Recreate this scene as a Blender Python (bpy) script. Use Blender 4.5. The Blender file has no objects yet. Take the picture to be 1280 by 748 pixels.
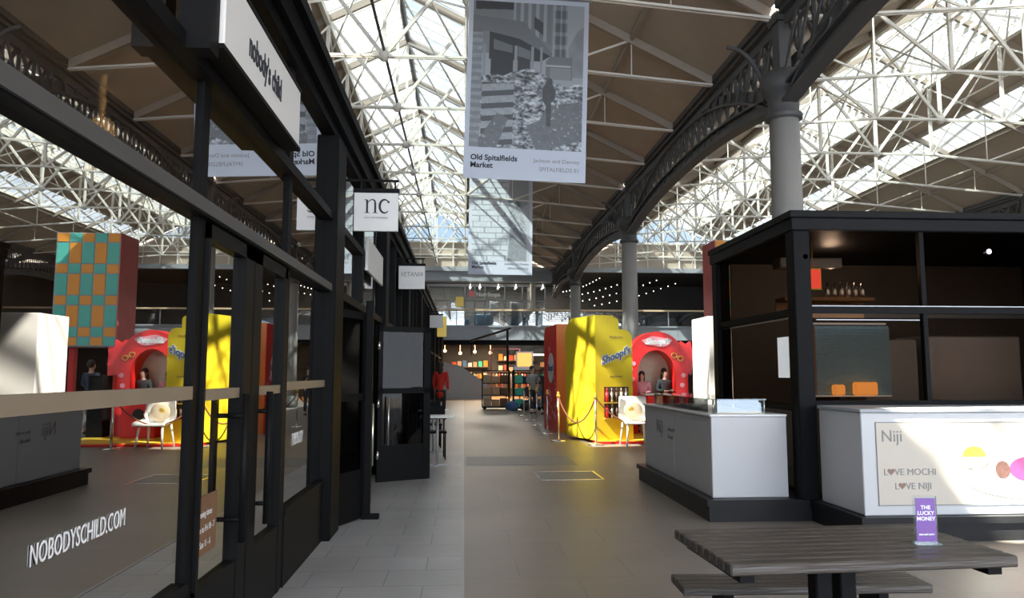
import bpy, math, random
import numpy as np
from mathutils import Vector, Matrix
random.seed(7)
SC = bpy.context.scene
COL = SC.collection
S = 0.875            # everything is laid out in survey units, then brought to metres by this factor

# ------------------------------------------------------------------ camera, sky, sun, exposure
cam = bpy.data.objects.new('camera', bpy.data.cameras.new('camera'))
COL.objects.link(cam)
cam.data.sensor_width = 36.0
cam.data.lens = 930.0 / 1280.0 * 36.0
cam.data.clip_start = 0.05
cam.data.clip_end = 500
cam.location = (0, 0, 1.6 * S)
cam.rotation_euler = (math.radians(90 + 5.7106), 0, math.radians(-3.6731))
SC.camera = cam

EXPOSURE = 0.55
SKY = 4.0
SUN = 52.0
SUN_DIR = Vector((0.80, 0.42, -1.0))
SC.view_settings.view_transform = 'Standard'
SC.view_settings.look = 'None'
SC.view_settings.gamma = 1.0
SC.view_settings.use_curve_mapping = False
SC.view_settings.exposure = EXPOSURE
SC.cycles.use_denoising = True
SC.cycles.use_adaptive_sampling = False
SC.cycles.max_bounces = 10
SC.cycles.diffuse_bounces = 5
SC.cycles.glossy_bounces = 5
SC.cycles.transmission_bounces = 6
SC.cycles.transparent_max_bounces = 16
SC.cycles.sample_clamp_indirect = 6.0
SC.cycles.caustics_reflective = False
SC.cycles.caustics_refractive = False

world = bpy.data.worlds.new('sky')
SC.world = world
world.use_nodes = True
wn, wl = world.node_tree.nodes, world.node_tree.links
for n in list(wn): wn.remove(n)
wo = wn.new('ShaderNodeOutputWorld'); wb = wn.new('ShaderNodeBackground')
wt = wn.new('ShaderNodeTexCoord'); wns = wn.new('ShaderNodeTexNoise'); wr = wn.new('ShaderNodeValToRGB')
wns.inputs['Scale'].default_value = 2.2; wns.inputs['Detail'].default_value = 5
wr.color_ramp.elements[0].position = 0.42; wr.color_ramp.elements[0].color = (0.60, 0.77, 1.0, 1)
wr.color_ramp.elements[1].position = 0.62; wr.color_ramp.elements[1].color = (1.0, 1.02, 1.05, 1)
wl.new(wt.outputs['Generated'], wns.inputs['Vector']); wl.new(wns.outputs['Fac'], wr.inputs['Fac'])
wl.new(wr.outputs['Color'], wb.inputs['Color']); wb.inputs['Strength'].default_value = SKY
wl.new(wb.outputs[0], wo.inputs[0])

sun = bpy.data.objects.new('sun', bpy.data.lights.new('sun', 'SUN'))
COL.objects.link(sun)
sun.data.energy = SUN
sun.data.angle = math.radians(0.9)
sun.data.color = (1.0, 0.93, 0.80)
sun.rotation_euler = SUN_DIR.to_track_quat('-Z', 'Y').to_euler()
sun.location = (-10, -10, 25)

# ------------------------------------------------------------------ materials
M = {}
def mat(name, col, rough=0.6, metal=0.0, noise=0.0, nscale=6.0, spec=0.5, bump=0.0, emit=0.0, stretch=None):
    m = bpy.data.materials.new(name); m.use_nodes = True
    nt = m.node_tree; b = nt.nodes['Principled BSDF']
    b.inputs['Base Color'].default_value = (*col, 1)
    b.inputs['Roughness'].default_value = rough
    b.inputs['Metallic'].default_value = metal
    b.inputs['Specular IOR Level'].default_value = spec
    if noise or bump:
        tc = nt.nodes.new('ShaderNodeTexCoord'); mp = nt.nodes.new('ShaderNodeMapping')
        if stretch: mp.inputs['Scale'].default_value = stretch
        nz = nt.nodes.new('ShaderNodeTexNoise')
        nz.inputs['Scale'].default_value = nscale; nz.inputs['Detail'].default_value = 6
        nt.links.new(tc.outputs['Object'], mp.inputs[0]); nt.links.new(mp.outputs[0], nz.inputs['Vector'])
        if noise:
            mx = nt.nodes.new('ShaderNodeMix'); mx.data_type = 'RGBA'
            mx.inputs['A'].default_value = (*[c * (1 - noise) for c in col], 1)
            mx.inputs['B'].default_value = (*[min(1, c * (1 + noise)) for c in col], 1)
            nt.links.new(nz.outputs['Fac'], mx.inputs['Factor'])
            nt.links.new(mx.outputs['Result'], b.inputs['Base Color'])
        if bump:
            bp = nt.nodes.new('ShaderNodeBump'); bp.inputs['Strength'].default_value = bump
            bp.inputs['Distance'].default_value = 0.02
            nt.links.new(nz.outputs['Fac'], bp.inputs['Height']); nt.links.new(bp.outputs[0], b.inputs['Normal'])
    if emit:
        b.inputs['Emission Color'].default_value = (*col, 1)
        b.inputs['Emission Strength'].default_value = emit
    M[name] = m
    return m

mat('black_paint', (0.0055, 0.0055, 0.006), 0.5, noise=0.2, nscale=3, spec=0.08)
mat('black_metal', (0.007, 0.007, 0.0075), 0.5, noise=0.25, nscale=8, spec=0.10)
mat('plinth_black', (0.014, 0.014, 0.015), 0.4, noise=0.3, nscale=5, spec=0.2)
mat('iron_paint', (0.075, 0.072, 0.070), 0.55, noise=0.2, nscale=4)
mat('column_paint', (0.26, 0.245, 0.225), 0.5, noise=0.12, nscale=3)
mat('cream_steel', (0.74, 0.70, 0.62), 0.5, noise=0.08, nscale=3)
mat('board', (0.46, 0.385, 0.305), 0.75, noise=0.16, nscale=1.3)
mat('rafter_brown', (0.36, 0.30, 0.24), 0.6, noise=0.15, nscale=2)
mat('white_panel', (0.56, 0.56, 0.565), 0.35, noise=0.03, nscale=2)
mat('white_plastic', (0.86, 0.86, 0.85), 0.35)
mat('sign_white', (0.76, 0.755, 0.74), 0.4)
mat('ink', (0.02, 0.022, 0.03), 0.6)
mat('white_ink', (0.85, 0.85, 0.85), 0.5)
mat('grey_ink', (0.25, 0.24, 0.23), 0.6)
mat('brown_ink', (0.28, 0.17, 0.13), 0.6)
mat('rail_wood', (0.24, 0.19, 0.14), 0.45, noise=0.1, nscale=4)
mat('handrail', (0.75, 0.55, 0.34), 0.4, noise=0.1)
mat('grey_metal', (0.38, 0.39, 0.41), 0.4, metal=0.3)
mat('facade_grey', (0.36, 0.38, 0.40), 0.45, noise=0.05)
mat('dark_wall', (0.05, 0.047, 0.043), 0.8, noise=0.3, nscale=0.6)
mat('mid_wall', (0.16, 0.14, 0.12), 0.8, noise=0.3, nscale=0.8)
mat('yellow', (0.88, 0.66, 0.03), 0.45, noise=0.03, nscale=2)
mat('yellow_deck', (0.85, 0.55, 0.05), 0.5)
mat('orange', (0.72, 0.22, 0.025), 0.45, noise=0.05)
mat('red', (0.85, 0.022, 0.02), 0.4, noise=0.04)
mat('pink_red', (0.80, 0.20, 0.20), 0.5, noise=0.15, nscale=2)
mat('pink', (0.85, 0.38, 0.45), 0.6)
mat('hot_pink', (0.80, 0.04, 0.13), 0.5)
mat('mochi_yellow', (0.85, 0.75, 0.05), 0.6)
mat('berry', (0.10, 0.05, 0.04), 0.5, noise=0.6, nscale=40)
mat('gold', (0.80, 0.55, 0.12), 0.35, metal=0.6)
mat('chrome', (0.72, 0.70, 0.66), 0.22, metal=0.9)
mat('rope', (0.20, 0.07, 0.035), 0.8, noise=0.3, nscale=60)
mat('skin', (0.55, 0.33, 0.24), 0.55)
mat('dark_hair', (0.02, 0.014, 0.01), 0.5)
mat('navy_cloth', (0.03, 0.04, 0.07), 0.8, noise=0.2)
mat('red_cloth', (0.60, 0.03, 0.02), 0.8, noise=0.2)
mat('pink_cloth', (0.72, 0.30, 0.34), 0.8, noise=0.2)
mat('grey_cloth', (0.32, 0.31, 0.30), 0.8, noise=0.2)
mat('dark_cloth', (0.03, 0.03, 0.032), 0.8, noise=0.2)
mat('wood_dark', (0.10, 0.06, 0.035), 0.5, noise=0.35, nscale=5, stretch=(1, 8, 8))
mat('wood_warm', (0.45, 0.26, 0.12), 0.5, noise=0.25, nscale=4)
mat('cardboard', (0.42, 0.30, 0.18), 0.8, noise=0.15)
mat('garment_red', (0.62, 0.07, 0.03), 0.8, noise=0.2)
mat('garment_orange', (0.65, 0.25, 0.03), 0.8, noise=0.2)
mat('garment_cream', (0.62, 0.52, 0.38), 0.8, noise=0.1)
mat('garment_brown', (0.20, 0.10, 0.05), 0.8, noise=0.2)
mat('green_plastic', (0.04, 0.42, 0.28), 0.5)
mat('blue_bag', (0.06, 0.13, 0.28), 0.7)
mat('blue_screen', (0.35, 0.62, 0.85), 0.6, noise=0.25, nscale=25)
mat('purple', (0.20, 0.09, 0.36), 0.4)
mat('interior_floor', (0.22, 0.15, 0.09), 0.5, noise=0.2, nscale=3)
mat('kiosk_lining', (0.12, 0.11, 0.10), 0.8, noise=0.2, nscale=1)
mat('interior_wall', (0.15, 0.11, 0.075), 0.8, noise=0.2, nscale=1)
mat('warm_lamp', (1.0, 0.66, 0.30), 0.5, emit=4.0)
mat('white_lamp', (1.0, 0.92, 0.80), 0.5, emit=2.5)
mat('red_sign_lit', (1.0, 0.10, 0.07), 0.5, emit=1.2)
mat('amber_lit', (1.0, 0.42, 0.10), 0.5, emit=1.0)
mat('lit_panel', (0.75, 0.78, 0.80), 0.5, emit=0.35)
mat('gutter_iron', (0.10, 0.095, 0.085), 0.55, noise=0.2)

def timber():
    m = mat('weathered_slats', (0.060, 0.048, 0.040), 0.40, noise=0.45, nscale=4, bump=0.35, stretch=(1.0, 14, 14))
    return m
timber()

def glass(name, refl, tint=(1, 1, 1), rough=0.0, frost=0.0, frost_col=(0.85, 0.9, 0.95), grazing=True, base_rough=0.0):
    m = bpy.data.materials.new(name); m.use_nodes = True
    nt = m.node_tree; N = nt.nodes
    for n in list(N): N.remove(n)
    out = N.new('ShaderNodeOutputMaterial'); tr = N.new('ShaderNodeBsdfTransparent'); gl = N.new('ShaderNodeBsdfGlossy')
    tr.inputs[0].default_value = (*tint, 1); gl.inputs['Roughness'].default_value = rough
    gl.inputs['Color'].default_value = (0.95, 0.95, 0.95, 1)
    mx = N.new('ShaderNodeMixShader')
    if grazing:
        lw = N.new('ShaderNodeLayerWeight'); lw.inputs['Blend'].default_value = 0.35
        mr = N.new('ShaderNodeMapRange')
        mr.inputs['To Min'].default_value = refl; mr.inputs['To Max'].default_value = 0.92
        nt.links.new(lw.outputs['Fresnel'], mr.inputs['Value']); nt.links.new(mr.outputs[0], mx.inputs[0])
    else:
        mx.inputs[0].default_value = refl
    nt.links.new(tr.outputs[0], mx.inputs[1]); nt.links.new(gl.outputs[0], mx.inputs[2])
    last = mx
    if frost:
        tl = N.new('ShaderNodeBsdfTranslucent'); tl.inputs[0].default_value = (*frost_col, 1)
        tc = N.new('ShaderNodeTexCoord'); nz = N.new('ShaderNodeTexNoise'); nz.inputs['Scale'].default_value = 1.1
        nz.inputs['Detail'].default_value = 5
        mr2 = N.new('ShaderNodeMapRange'); mr2.inputs['From Min'].default_value = 0.3; mr2.inputs['From Max'].default_value = 0.7
        mr2.inputs['To Min'].default_value = frost * 0.5; mr2.inputs['To Max'].default_value = min(1, frost * 1.5)
        nt.links.new(tc.outputs['Object'], nz.inputs['Vector']); nt.links.new(nz.outputs['Fac'], mr2.inputs['Value'])
        m2 = N.new('ShaderNodeMixShader'); nt.links.new(mr2.outputs[0], m2.inputs[0])
        nt.links.new(mx.outputs[0], m2.inputs[1]); nt.links.new(tl.outputs[0], m2.inputs[2]); last = m2
    nt.links.new(last.outputs[0], out.inputs[0])
    M[name] = m
glass('roof_glass', 0.04, (0.118, 0.141, 0.155), frost=0.05, grazing=False)
glass('dim_sun_glass', 0.04, (0.22, 0.22, 0.21), grazing=False)  # tint picked to dim the sun patch on chair and booth
glass('sun_patch_glass', 0.04, (0.36, 0.36, 0.35), grazing=False)  # tint picked to set the sun patch on the white cabinet
glass('shop_glass', 0.60, (0.62, 0.58, 0.52))
glass('far_glass', 0.10, (0.8, 0.85, 0.88))
glass('kiosk_glass', 0.0, (0.58, 0.52, 0.47), rough=0.0, grazing=False)
glass('door_glass', 0.014, (0.28, 0.28, 0.28), rough=0.02, grazing=False)
glass('clear_glass', 0.06, (0.92, 0.96, 0.96))

def mesh_screen(name, body, col, refl):
    m = bpy.data.materials.new(name); m.use_nodes = True
    N = m.node_tree.nodes; L = m.node_tree.links
    for n in list(N): N.remove(n)
    out = N.new('ShaderNodeOutputMaterial'); tr = N.new('ShaderNodeBsdfTransparent'); di = N.new('ShaderNodeBsdfDiffuse'); gl = N.new('ShaderNodeBsdfGlossy')
    di.inputs[0].default_value = (*col, 1); gl.inputs['Roughness'].default_value = 0.03; tr.inputs[0].default_value = (0.75, 0.74, 0.72, 1)
    a = N.new('ShaderNodeMixShader'); a.inputs[0].default_value = body; b = N.new('ShaderNodeMixShader'); b.inputs[0].default_value = refl
    L.new(tr.outputs[0], a.inputs[1]); L.new(di.outputs[0], a.inputs[2]); L.new(a.outputs[0], b.inputs[1]); L.new(gl.outputs[0], b.inputs[2]); L.new(b.outputs[0], out.inputs[0])
    M[name] = m
def floor_mat():
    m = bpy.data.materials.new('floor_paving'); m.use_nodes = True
    nt = m.node_tree; N = nt.nodes; L = nt.links; b = N['Principled BSDF']
    tc = N.new('ShaderNodeTexCoord'); sep = N.new('ShaderNodeSeparateXYZ'); L.new(tc.outputs['Object'], sep.inputs[0])
    gt = N.new('ShaderNodeMath'); gt.operation = 'GREATER_THAN'; gt.inputs[1].default_value = 0.0
    L.new(sep.outputs['X'], gt.inputs[0])
    def slabs(c1, c2, mort, w, h):
        br = N.new('ShaderNodeTexBrick'); br.inputs['Color1'].default_value = (*c1, 1); br.inputs['Color2'].default_value = (*c2, 1)
        br.inputs['Mortar'].default_value = (*mort, 1); br.inputs['Scale'].default_value = 1.0
        br.inputs['Mortar Size'].default_value = 0.006; br.inputs['Brick Width'].default_value = w; br.inputs['Row Height'].default_value = h
        L.new(tc.outputs['Object'], br.inputs['Vector']); return br
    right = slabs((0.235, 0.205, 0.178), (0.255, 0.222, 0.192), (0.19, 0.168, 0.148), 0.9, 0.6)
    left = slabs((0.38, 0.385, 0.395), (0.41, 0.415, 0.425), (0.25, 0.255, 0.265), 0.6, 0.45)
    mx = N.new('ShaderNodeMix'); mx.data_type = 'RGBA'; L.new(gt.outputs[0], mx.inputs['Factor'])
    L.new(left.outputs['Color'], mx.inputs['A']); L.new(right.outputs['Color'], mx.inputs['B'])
    n1 = N.new('ShaderNodeTexNoise'); n1.inputs['Scale'].default_value = 0.7; n1.inputs['Detail'].default_value = 8
    n1.inputs['Roughness'].default_value = 0.65
    L.new(tc.outputs['Object'], n1.inputs['Vector'])
    mr = N.new('ShaderNodeMapRange'); mr.inputs['From Min'].default_value = 0.3; mr.inputs['From Max'].default_value = 0.7
    mr.inputs['To Min'].default_value = 0.80; mr.inputs['To Max'].default_value = 1.18
    L.new(n1.outputs['Fac'], mr.inputs['Value'])
    # pale spots and drips
    n2 = N.new('ShaderNodeTexVoronoi'); n2.inputs['Scale'].default_value = 3.5; L.new(tc.outputs['Object'], n2.inputs['Vector'])
    lt = N.new('ShaderNodeMath'); lt.operation = 'LESS_THAN'; lt.inputs[1].default_value = 0.045; L.new(n2.outputs['Distance'], lt.inputs[0])
    ml = N.new('ShaderNodeMix'); ml.data_type = 'RGBA'; ml.blend_type = 'MULTIPLY'; ml.inputs['Factor'].default_value = 1
    L.new(mx.outputs['Result'], ml.inputs['A']); L.new(mr.outputs[0], ml.inputs['B'])
    sp = N.new('ShaderNodeMix'); sp.data_type = 'RGBA'; L.new(lt.outputs[0], sp.inputs['Factor'])
    L.new(ml.outputs['Result'], sp.inputs['A']); sp.inputs['B'].default_value = (0.24, 0.23, 0.21, 1)
    L.new(sp.outputs['Result'], b.inputs['Base Color'])
    b.inputs['Specular IOR Level'].default_value = 0.5
    mr3 = N.new('ShaderNodeMapRange'); mr3.inputs['To Min'].default_value = 0.30; mr3.inputs['To Max'].default_value = 0.55
    L.new(n1.outputs['Fac'], mr3.inputs['Value']); L.new(mr3.outputs[0], b.inputs['Roughness'])
    M['floor'] = m
floor_mat()

def checker_mat():
    m = bpy.data.materials.new('checker_print'); m.use_nodes = True
    nt = m.node_tree; b = nt.nodes['Principled BSDF']
    at = nt.nodes.new('ShaderNodeVertexColor'); at.layer_name = 'Col'
    nt.links.new(at.outputs['Color'], b.inputs['Base Color']); b.inputs['Roughness'].default_value = 0.5
    M['print'] = m
checker_mat()

# ------------------------------------------------------------------ mesh helpers
class MB:
    def __init__(s): s.v = []; s.f = []; s.sm = []
    def add(s, vs, fs, smooth=False):
        o = len(s.v); s.v += [tuple(v) for v in vs]; s.f += [tuple(i + o for i in f) for f in fs]; s.sm += [smooth] * len(fs)
        return s
    def box(s, x0, x1, y0, y1, z0, z1, bev=0.0):
        if bev > 0:
            return s.bbox(x0, x1, y0, y1, z0, z1, bev)
        vs = [(x, y, z) for x in (x0, x1) for y in (y0, y1) for z in (z0, z1)]
        return s.add(vs, [(0, 1, 3, 2), (4, 6, 7, 5), (0, 4, 5, 1), (2, 3, 7, 6), (0, 2, 6, 4), (1, 5, 7, 3)])
    def bbox(s, x0, x1, y0, y1, z0, z1, b):
        # bevelled box: octagonal profile in xz and yz by stacking loops
        def loop(ix, z): return [(x0 + ix, y0 + b, z), (x0 + b, y0 + ix, z), (x1 - b, y0 + ix, z), (x1 - ix, y0 + b, z), (x1 - ix, y1 - b, z), (x1 - b, y1 - ix, z), (x0 + b, y1 - ix, z), (x0 + ix, y1 - b, z)]
        ls = [loop(b * .9, z0), loop(0, z0 + b), loop(0, z1 - b), loop(b * .9, z1)]
        vs = [p for l in ls for p in l]; fs = [tuple(range(7, -1, -1)), tuple(range(24, 32))]
        for k in range(3):
            for i in range(8):
                j = (i + 1) % 8; fs.append((k * 8 + i, k * 8 + j, k * 8 + 8 + j, k * 8 + 8 + i))
        return s.add(vs, fs)
    def bar(s, p, q, w, h=None, up=(0, 0, 1)):
        h = h or w; p = Vector(p); q = Vector(q); d = (q - p)
        if d.length < 1e-6: return s
        d.normalize(); u = Vector(up)
        if abs(d.dot(u)) > 0.98: u = Vector((0, 1, 0))
        a = d.cross(u).normalized() * w / 2; b = a.cross(d).normalized() * h / 2
        vs = [c + i * a + j * b for c in (p, q) for i, j in ((-1, -1), (1, -1), (1, 1), (-1, 1))]
        return s.add(vs, [(0, 3, 2, 1), (4, 5, 6, 7), (0, 1, 5, 4), (1, 2, 6, 5), (2, 3, 7, 6), (3, 0, 4, 7)])
    def cyl(s, p, q, r, r2=None, n=16, smooth=True):
        r2 = r if r2 is None else r2; p = Vector(p); q = Vector(q); d = (q - p).normalized()
        u = Vector((0, 0, 1)) if abs(d.z) < 0.9 else Vector((1, 0, 0))
        a = d.cross(u).normalized(); b = d.cross(a)
        A = [math.tau * i / n for i in range(n)]
        vs = [p + (a * math.cos(t) + b * math.sin(t)) * r for t in A] + [q + (a * math.cos(t) + b * math.sin(t)) * r2 for t in A]
        s.add(vs, [(i, (i + 1) % n, n + (i + 1) % n, n + i) for i in range(n)], smooth)
        o = len(s.v) - 2 * n
        s.f += [tuple(o + i for i in range(n - 1, -1, -1)), tuple(o + n + i for i in range(n))]; s.sm += [False, False]
        return s
    def lathe(s, prof, c=(0, 0, 0), n=24, smooth=True):
        vs = []; fs = []
        for r, z in prof:
            vs += [(c[0] + r * math.cos(math.tau * i / n), c[1] + r * math.sin(math.tau * i / n), c[2] + z) for i in range(n)]
        for k in range(len(prof) - 1):
            for i in range(n):
                j = (i + 1) % n; fs.append((k * n + i, k * n + j, k * n + n + j, k * n + n + i))
        fs += [tuple(range(n - 1, -1, -1)), tuple(range((len(prof) - 1) * n, len(prof) * n))]
        return s.add(vs, fs, smooth)
    def tube(s, pts, r, n=8, closed=False):
        pts = [Vector(p) for p in pts]; N = len(pts); vs = []; fs = []; prev = None
        for i, p in enumerate(pts):
            t = (pts[min(i + 1, N - 1)] - pts[max(i - 1, 0)]).normalized()
            a = t.cross(Vector((0, 0, 1)) if abs(t.z) < 0.95 else Vector((1, 0, 0))).normalized() if prev is None else (prev - t * prev.dot(t)).normalized()
            prev = a; b = t.cross(a); rr = r[i] if isinstance(r, (list, tuple)) else r
            vs += [p + (a * math.cos(math.tau * k / n) + b * math.sin(math.tau * k / n)) * rr for k in range(n)]
        for i in range(N - 1):
            for k in range(n):
                j = (k + 1) % n; fs.append((i * n + k, i * n + j, i * n + n + j, i * n + n + k))
        fs += [tuple(range(n - 1, -1, -1)), tuple(range((N - 1) * n, N * n))]
        return s.add(vs, fs, True)
    def prism(s, poly, axis, a0, a1, smooth=False):
        # poly in the plane of the two remaining axes; simple polygon
        def P(u, v, a): return (a, u, v) if axis == 'x' else (u, a, v) if axis == 'y' else (u, v, a)
        n = len(poly)
        vs = [P(u, v, a0) for u, v in poly] + [P(u, v, a1) for u, v in poly]
        s.add(vs, [(i, (i + 1) % n, n + (i + 1) % n, n + i) for i in range(n)], smooth)
        o = len(s.v) - 2 * n
        s.f += [tuple(o + i for i in range(n - 1, -1, -1)), tuple(o + n + i for i in range(n))]; s.sm += [False, False]
        return s
    def sphere(s, c, r, n=12, m=8, sc=(1, 1, 1)):
        vs = []; fs = []
        for k in range(m + 1):
            ph = math.pi * k / m
            for i in range(n):
                t = math.tau * i / n
                vs.append((c[0] + r * sc[0] * math.sin(ph) * math.cos(t), c[1] + r * sc[1] * math.sin(ph) * math.sin(t), c[2] + r * sc[2] * math.cos(ph)))
        for k in range(m):
            for i in range(n):
                j = (i + 1) % n; fs.append((k * n + i, k * n + n + i, k * n + n + j, k * n + j))
        return s.add(vs, fs, True)
    def build(s, name, material, parent=None, world=False, loc=None, kind=None):
        me = bpy.data.meshes.new(name)
        vs = s.v
        if parent is not None and world:
            inv = chain(parent).inverted(); vs = [tuple(inv @ Vector(v)) for v in vs]
        off = Vector((0, 0, 0))
        if parent is None:
            a = np.array(vs); c = (a.min(0) + a.max(0)) / 2; c[2] = a[:, 2].min()
            if loc is not None: c = np.array(loc)
            if loc is None or loc is not False:
                off = Vector([float(x) for x in c]); vs = [tuple(Vector(v) - off) for v in vs]
        me.from_pydata(vs, [], s.f); me.update()
        me.polygons.foreach_set('use_smooth', s.sm)
        if material: me.materials.append(M[material] if isinstance(material, str) else material)
        o = bpy.data.objects.new(name, me); COL.objects.link(o)
        if parent is not None: o.parent = parent
        else: o.location = off
        if kind: o['kind'] = kind
        return o

def chain(o):
    m = Matrix.Identity(4)
    while o is not None:
        m = Matrix.LocRotScale(o.location, o.rotation_euler, o.scale) @ m; o = o.parent
    return m
def tag(o, label, cat, group=None, kind=None):
    o['label'] = label; o['category'] = cat
    if group: o['group'] = group
    if kind: o['kind'] = kind
    return o
def thing(name, label, cat, loc=(0, 0, 0), rz=0.0, group=None):
    o = bpy.data.objects.new(name, None); COL.objects.link(o)
    o.empty_display_size = 0.1; o.location = loc; o.rotation_euler = (0, 0, rz)
    return tag(o, label, cat, group)
def struct(name, mb, m, parent=None, world=True):
    o = mb.build(name, m, parent, world=world)
    if parent is None: o['kind'] = 'structure'
    return o
KIDS = {}
def children(o): return [c for c in bpy.data.objects if c.parent == o]
def dup(root, loc, rz=None, label=None, group=None):
    def cp(o, par):
        c = o.copy(); COL.objects.link(c); c.parent = par
        for k in children(o): cp(k, c)
        return c
    r = cp(root, None); r.location = loc
    if rz is not None: r.rotation_euler = (0, 0, rz)
    if label: r['label'] = label
    if group: r['group'] = group
    return r
def text(name, body, size, m, loc, rot, parent=None, align='LEFT', extrude=0.002, shear=0.0, sx=1.0, bold=0.0, spacing=1.0):
    cu = bpy.data.curves.new(name, 'FONT'); cu.body = body; cu.size = size; cu.extrude = extrude; cu.align_x = align
    cu.shear = shear; cu.offset = bold; cu.space_character = spacing; cu.resolution_u = 3
    t = bpy.data.objects.new(name, cu); COL.objects.link(t)
    bpy.context.view_layer.update()
    me = bpy.data.meshes.new_from_object(t.evaluated_get(bpy.context.evaluated_depsgraph_get()))
    bpy.data.objects.remove(t); bpy.data.curves.remove(cu)
    if sx != 1.0: me.transform(Matrix.Diagonal((sx, 1, 1, 1)))
    me.materials.clear(); me.materials.append(M[m])
    o = bpy.data.objects.new(name, me); COL.objects.link(o)
    mw = Matrix.LocRotScale(Vector(loc), __import__('mathutils').Euler(rot), Vector((1, 1, 1)))
    if parent is not None:
        mw = chain(parent).inverted() @ mw; o.parent = parent
    o.location, q, _ = mw.decompose(); o.rotation_euler = q.to_euler()
    return o
R90 = math.pi / 2
FACE_S = (R90, 0, 0)            # lettering that looks toward the camera side (-Y)
FACE_E = (R90, 0, R90)          # lettering that looks toward +X
FACE_W = (R90, 0, -R90)         # lettering that looks toward -X
ORD = ['first', 'second', 'third', 'fourth', 'fifth', 'sixth', 'seventh', 'eighth', 'ninth', 'tenth', 'eleventh', 'twelfth', 'thirteenth', 'fourteenth', 'fifteenth', 'sixteenth', 'seventeenth']

# ------------------------------------------------------------------ ground
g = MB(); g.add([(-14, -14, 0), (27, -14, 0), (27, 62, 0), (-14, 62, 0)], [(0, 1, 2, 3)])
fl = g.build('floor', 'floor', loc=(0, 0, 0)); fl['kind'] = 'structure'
t = MB(); t.box(-0.012, 0.012, -8, 45, 0.0, 0.004); struct('trim_1', t, 'grey_metal')
# pale channel across the floor
t = MB(); t.box(0.05, 2.0, 13.2, 14.6, 0.0, 0.003); 
mat('pale_paving', (0.20, 0.205, 0.21), 0.5, noise=0.2, nscale=5)
struct('trim_2', t, 'pale_paving')

# ------------------------------------------------------------------ roof
PITCH = 0.5
RIDGE_Z = 11.35
RID = [-1.7, 12.3]
Y_END = 45.0
def rz_at(x, ridge): return RIDGE_Z - PITCH * abs(x - ridge)
def slope_slab(mb, x0, x1, y0, y1, ridge, th=0.08, lift=0.0):
    z0, z1 = rz_at(x0, ridge) + lift, rz_at(x1, ridge) + lift
    vs = [(x, y, z + k) for (x, z) in ((x0, z0), (x1, z1)) for y in (y0, y1) for k in (0, th)]
    mb.add(vs, [(0, 1, 3, 2), (4, 6, 7, 5), (0, 4, 5, 1), (2, 3, 7, 6), (0, 2, 6, 4), (1, 5, 7, 3)])
def cut_slope(mb, x0, x1, y0, y1, ridge, holes):
    # boards over x0..x1, y0..y1 leaving the rectangular holes open
    ys = sorted({y0, y1, *[h[2] for h in holes], *[h[3] for h in holes]})
    for a, b in zip(ys, ys[1:]):
        xs = x0
        hh = sorted([h for h in holes if h[2] <= a + 1e-6 and h[3] >= b - 1e-6])
        for h in hh:
            if h[0] > xs + 1e-6: slope_slab(mb, xs, h[0], a, b, ridge)
            xs = max(xs, h[1])
        if x1 > xs + 1e-6: slope_slab(mb, xs, x1, a, b, ridge)
Y0R = -9.0
LANT_Y = 13.6  # lantern glazing starts here; nearer bays are boarded out of view to block sun
SUN_HOLES = [(-3.3, -2.6, 2.5, 3.4), (-2.6, -1.75, 1.2, 3.4), (-3.4, -2.3, 8.7, 10.2)]     # unseen openings added to aim sun at the poster counter and cabinet
c1 = MB()
cut_slope(c1, -3.45, -1.7, Y0R, LANT_Y, -1.7, SUN_HOLES)
cut_slope(c1, -1.7, 0.0, Y0R, LANT_Y, -1.7, [])
cut_slope(c1, 0.0, 5.25, Y0R, Y_END, -1.7, [])
cut_slope(c1, -8.7, -3.45, Y0R, Y_END, -1.7, [(-5.0, -3.5, 12.2, 14.6)])  # unseen opening added to let sun onto the chair and yellow booth
struct('ceiling_left_nave', c1, 'board')
c2 = MB()
cut_slope(c2, 5.35, 10.55, Y0R, Y_END, 12.3, [(7.9, 8.9, -6, 44)])
cut_slope(c2, 14.05, 19.3, Y0R, Y_END, 12.3, [(15.6, 16.6, -6, 44)])
struct('ceiling_right_nave', c2, 'board')
c3 = MB()
c3.add([(x, y, z) for x, z in ((19.3, 7.85), (24.0, 10.2)) for y in (Y0R, Y_END)], [(0, 2, 3, 1)])
struct('ceiling_far_aisle', c3, 'board')
w = MB(); w.box(24.0, 24.3, -6, 52, 0, 10.2); struct('wall_right', w, 'mid_wall')
w = MB(); w.box(-9.3, -9.0, -9, 52, 0, 8.1); struct('wall_left', w, 'mid_wall')

def glazing(idx, x0, x1, y0, y1, ridge, step=0.6, nl=1, glass_='roof_glass'):
    p = MB(); p.add([(x0, y0, rz_at(x0, ridge) + .02), (x1, y0, rz_at(x1, ridge) + .02), (x1, y1, rz_at(x1, ridge) + .02), (x0, y1, rz_at(x0, ridge) + .02)], [(0, 1, 2, 3)])
    root = struct('window_%d' % idx, p, glass_)
    b = MB(); n = int(round((y1 - y0) / step))
    for i in range(n + 1):
        y = y0 + (y1 - y0) * i / n
        b.bar((x0, y, rz_at(x0, ridge)), (x1, y, rz_at(x1, ridge)), 0.035, 0.05)
    for k in range(nl + 1):
        x = x0 + (x1 - x0) * k / nl
        b.bar((x, y0, rz_at(x, ridge) - .01), (x, y1, rz_at(x, ridge) - .01), 0.06, 0.07)
    b.build('glazing_bars', 'cream_steel', root, world=True)
    return root
glazing(1, -3.45, -1.75, LANT_Y, Y_END, -1.7)
glazing(2, -1.65, -0.0, LANT_Y, Y_END, -1.7)
glazing(3, 10.55, 12.25, Y0R, Y_END, 12.3)
glazing(4, 12.35, 14.05, Y0R, Y_END, 12.3)
glazing(5, 15.6, 16.6, -6, 44, 12.3)
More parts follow.
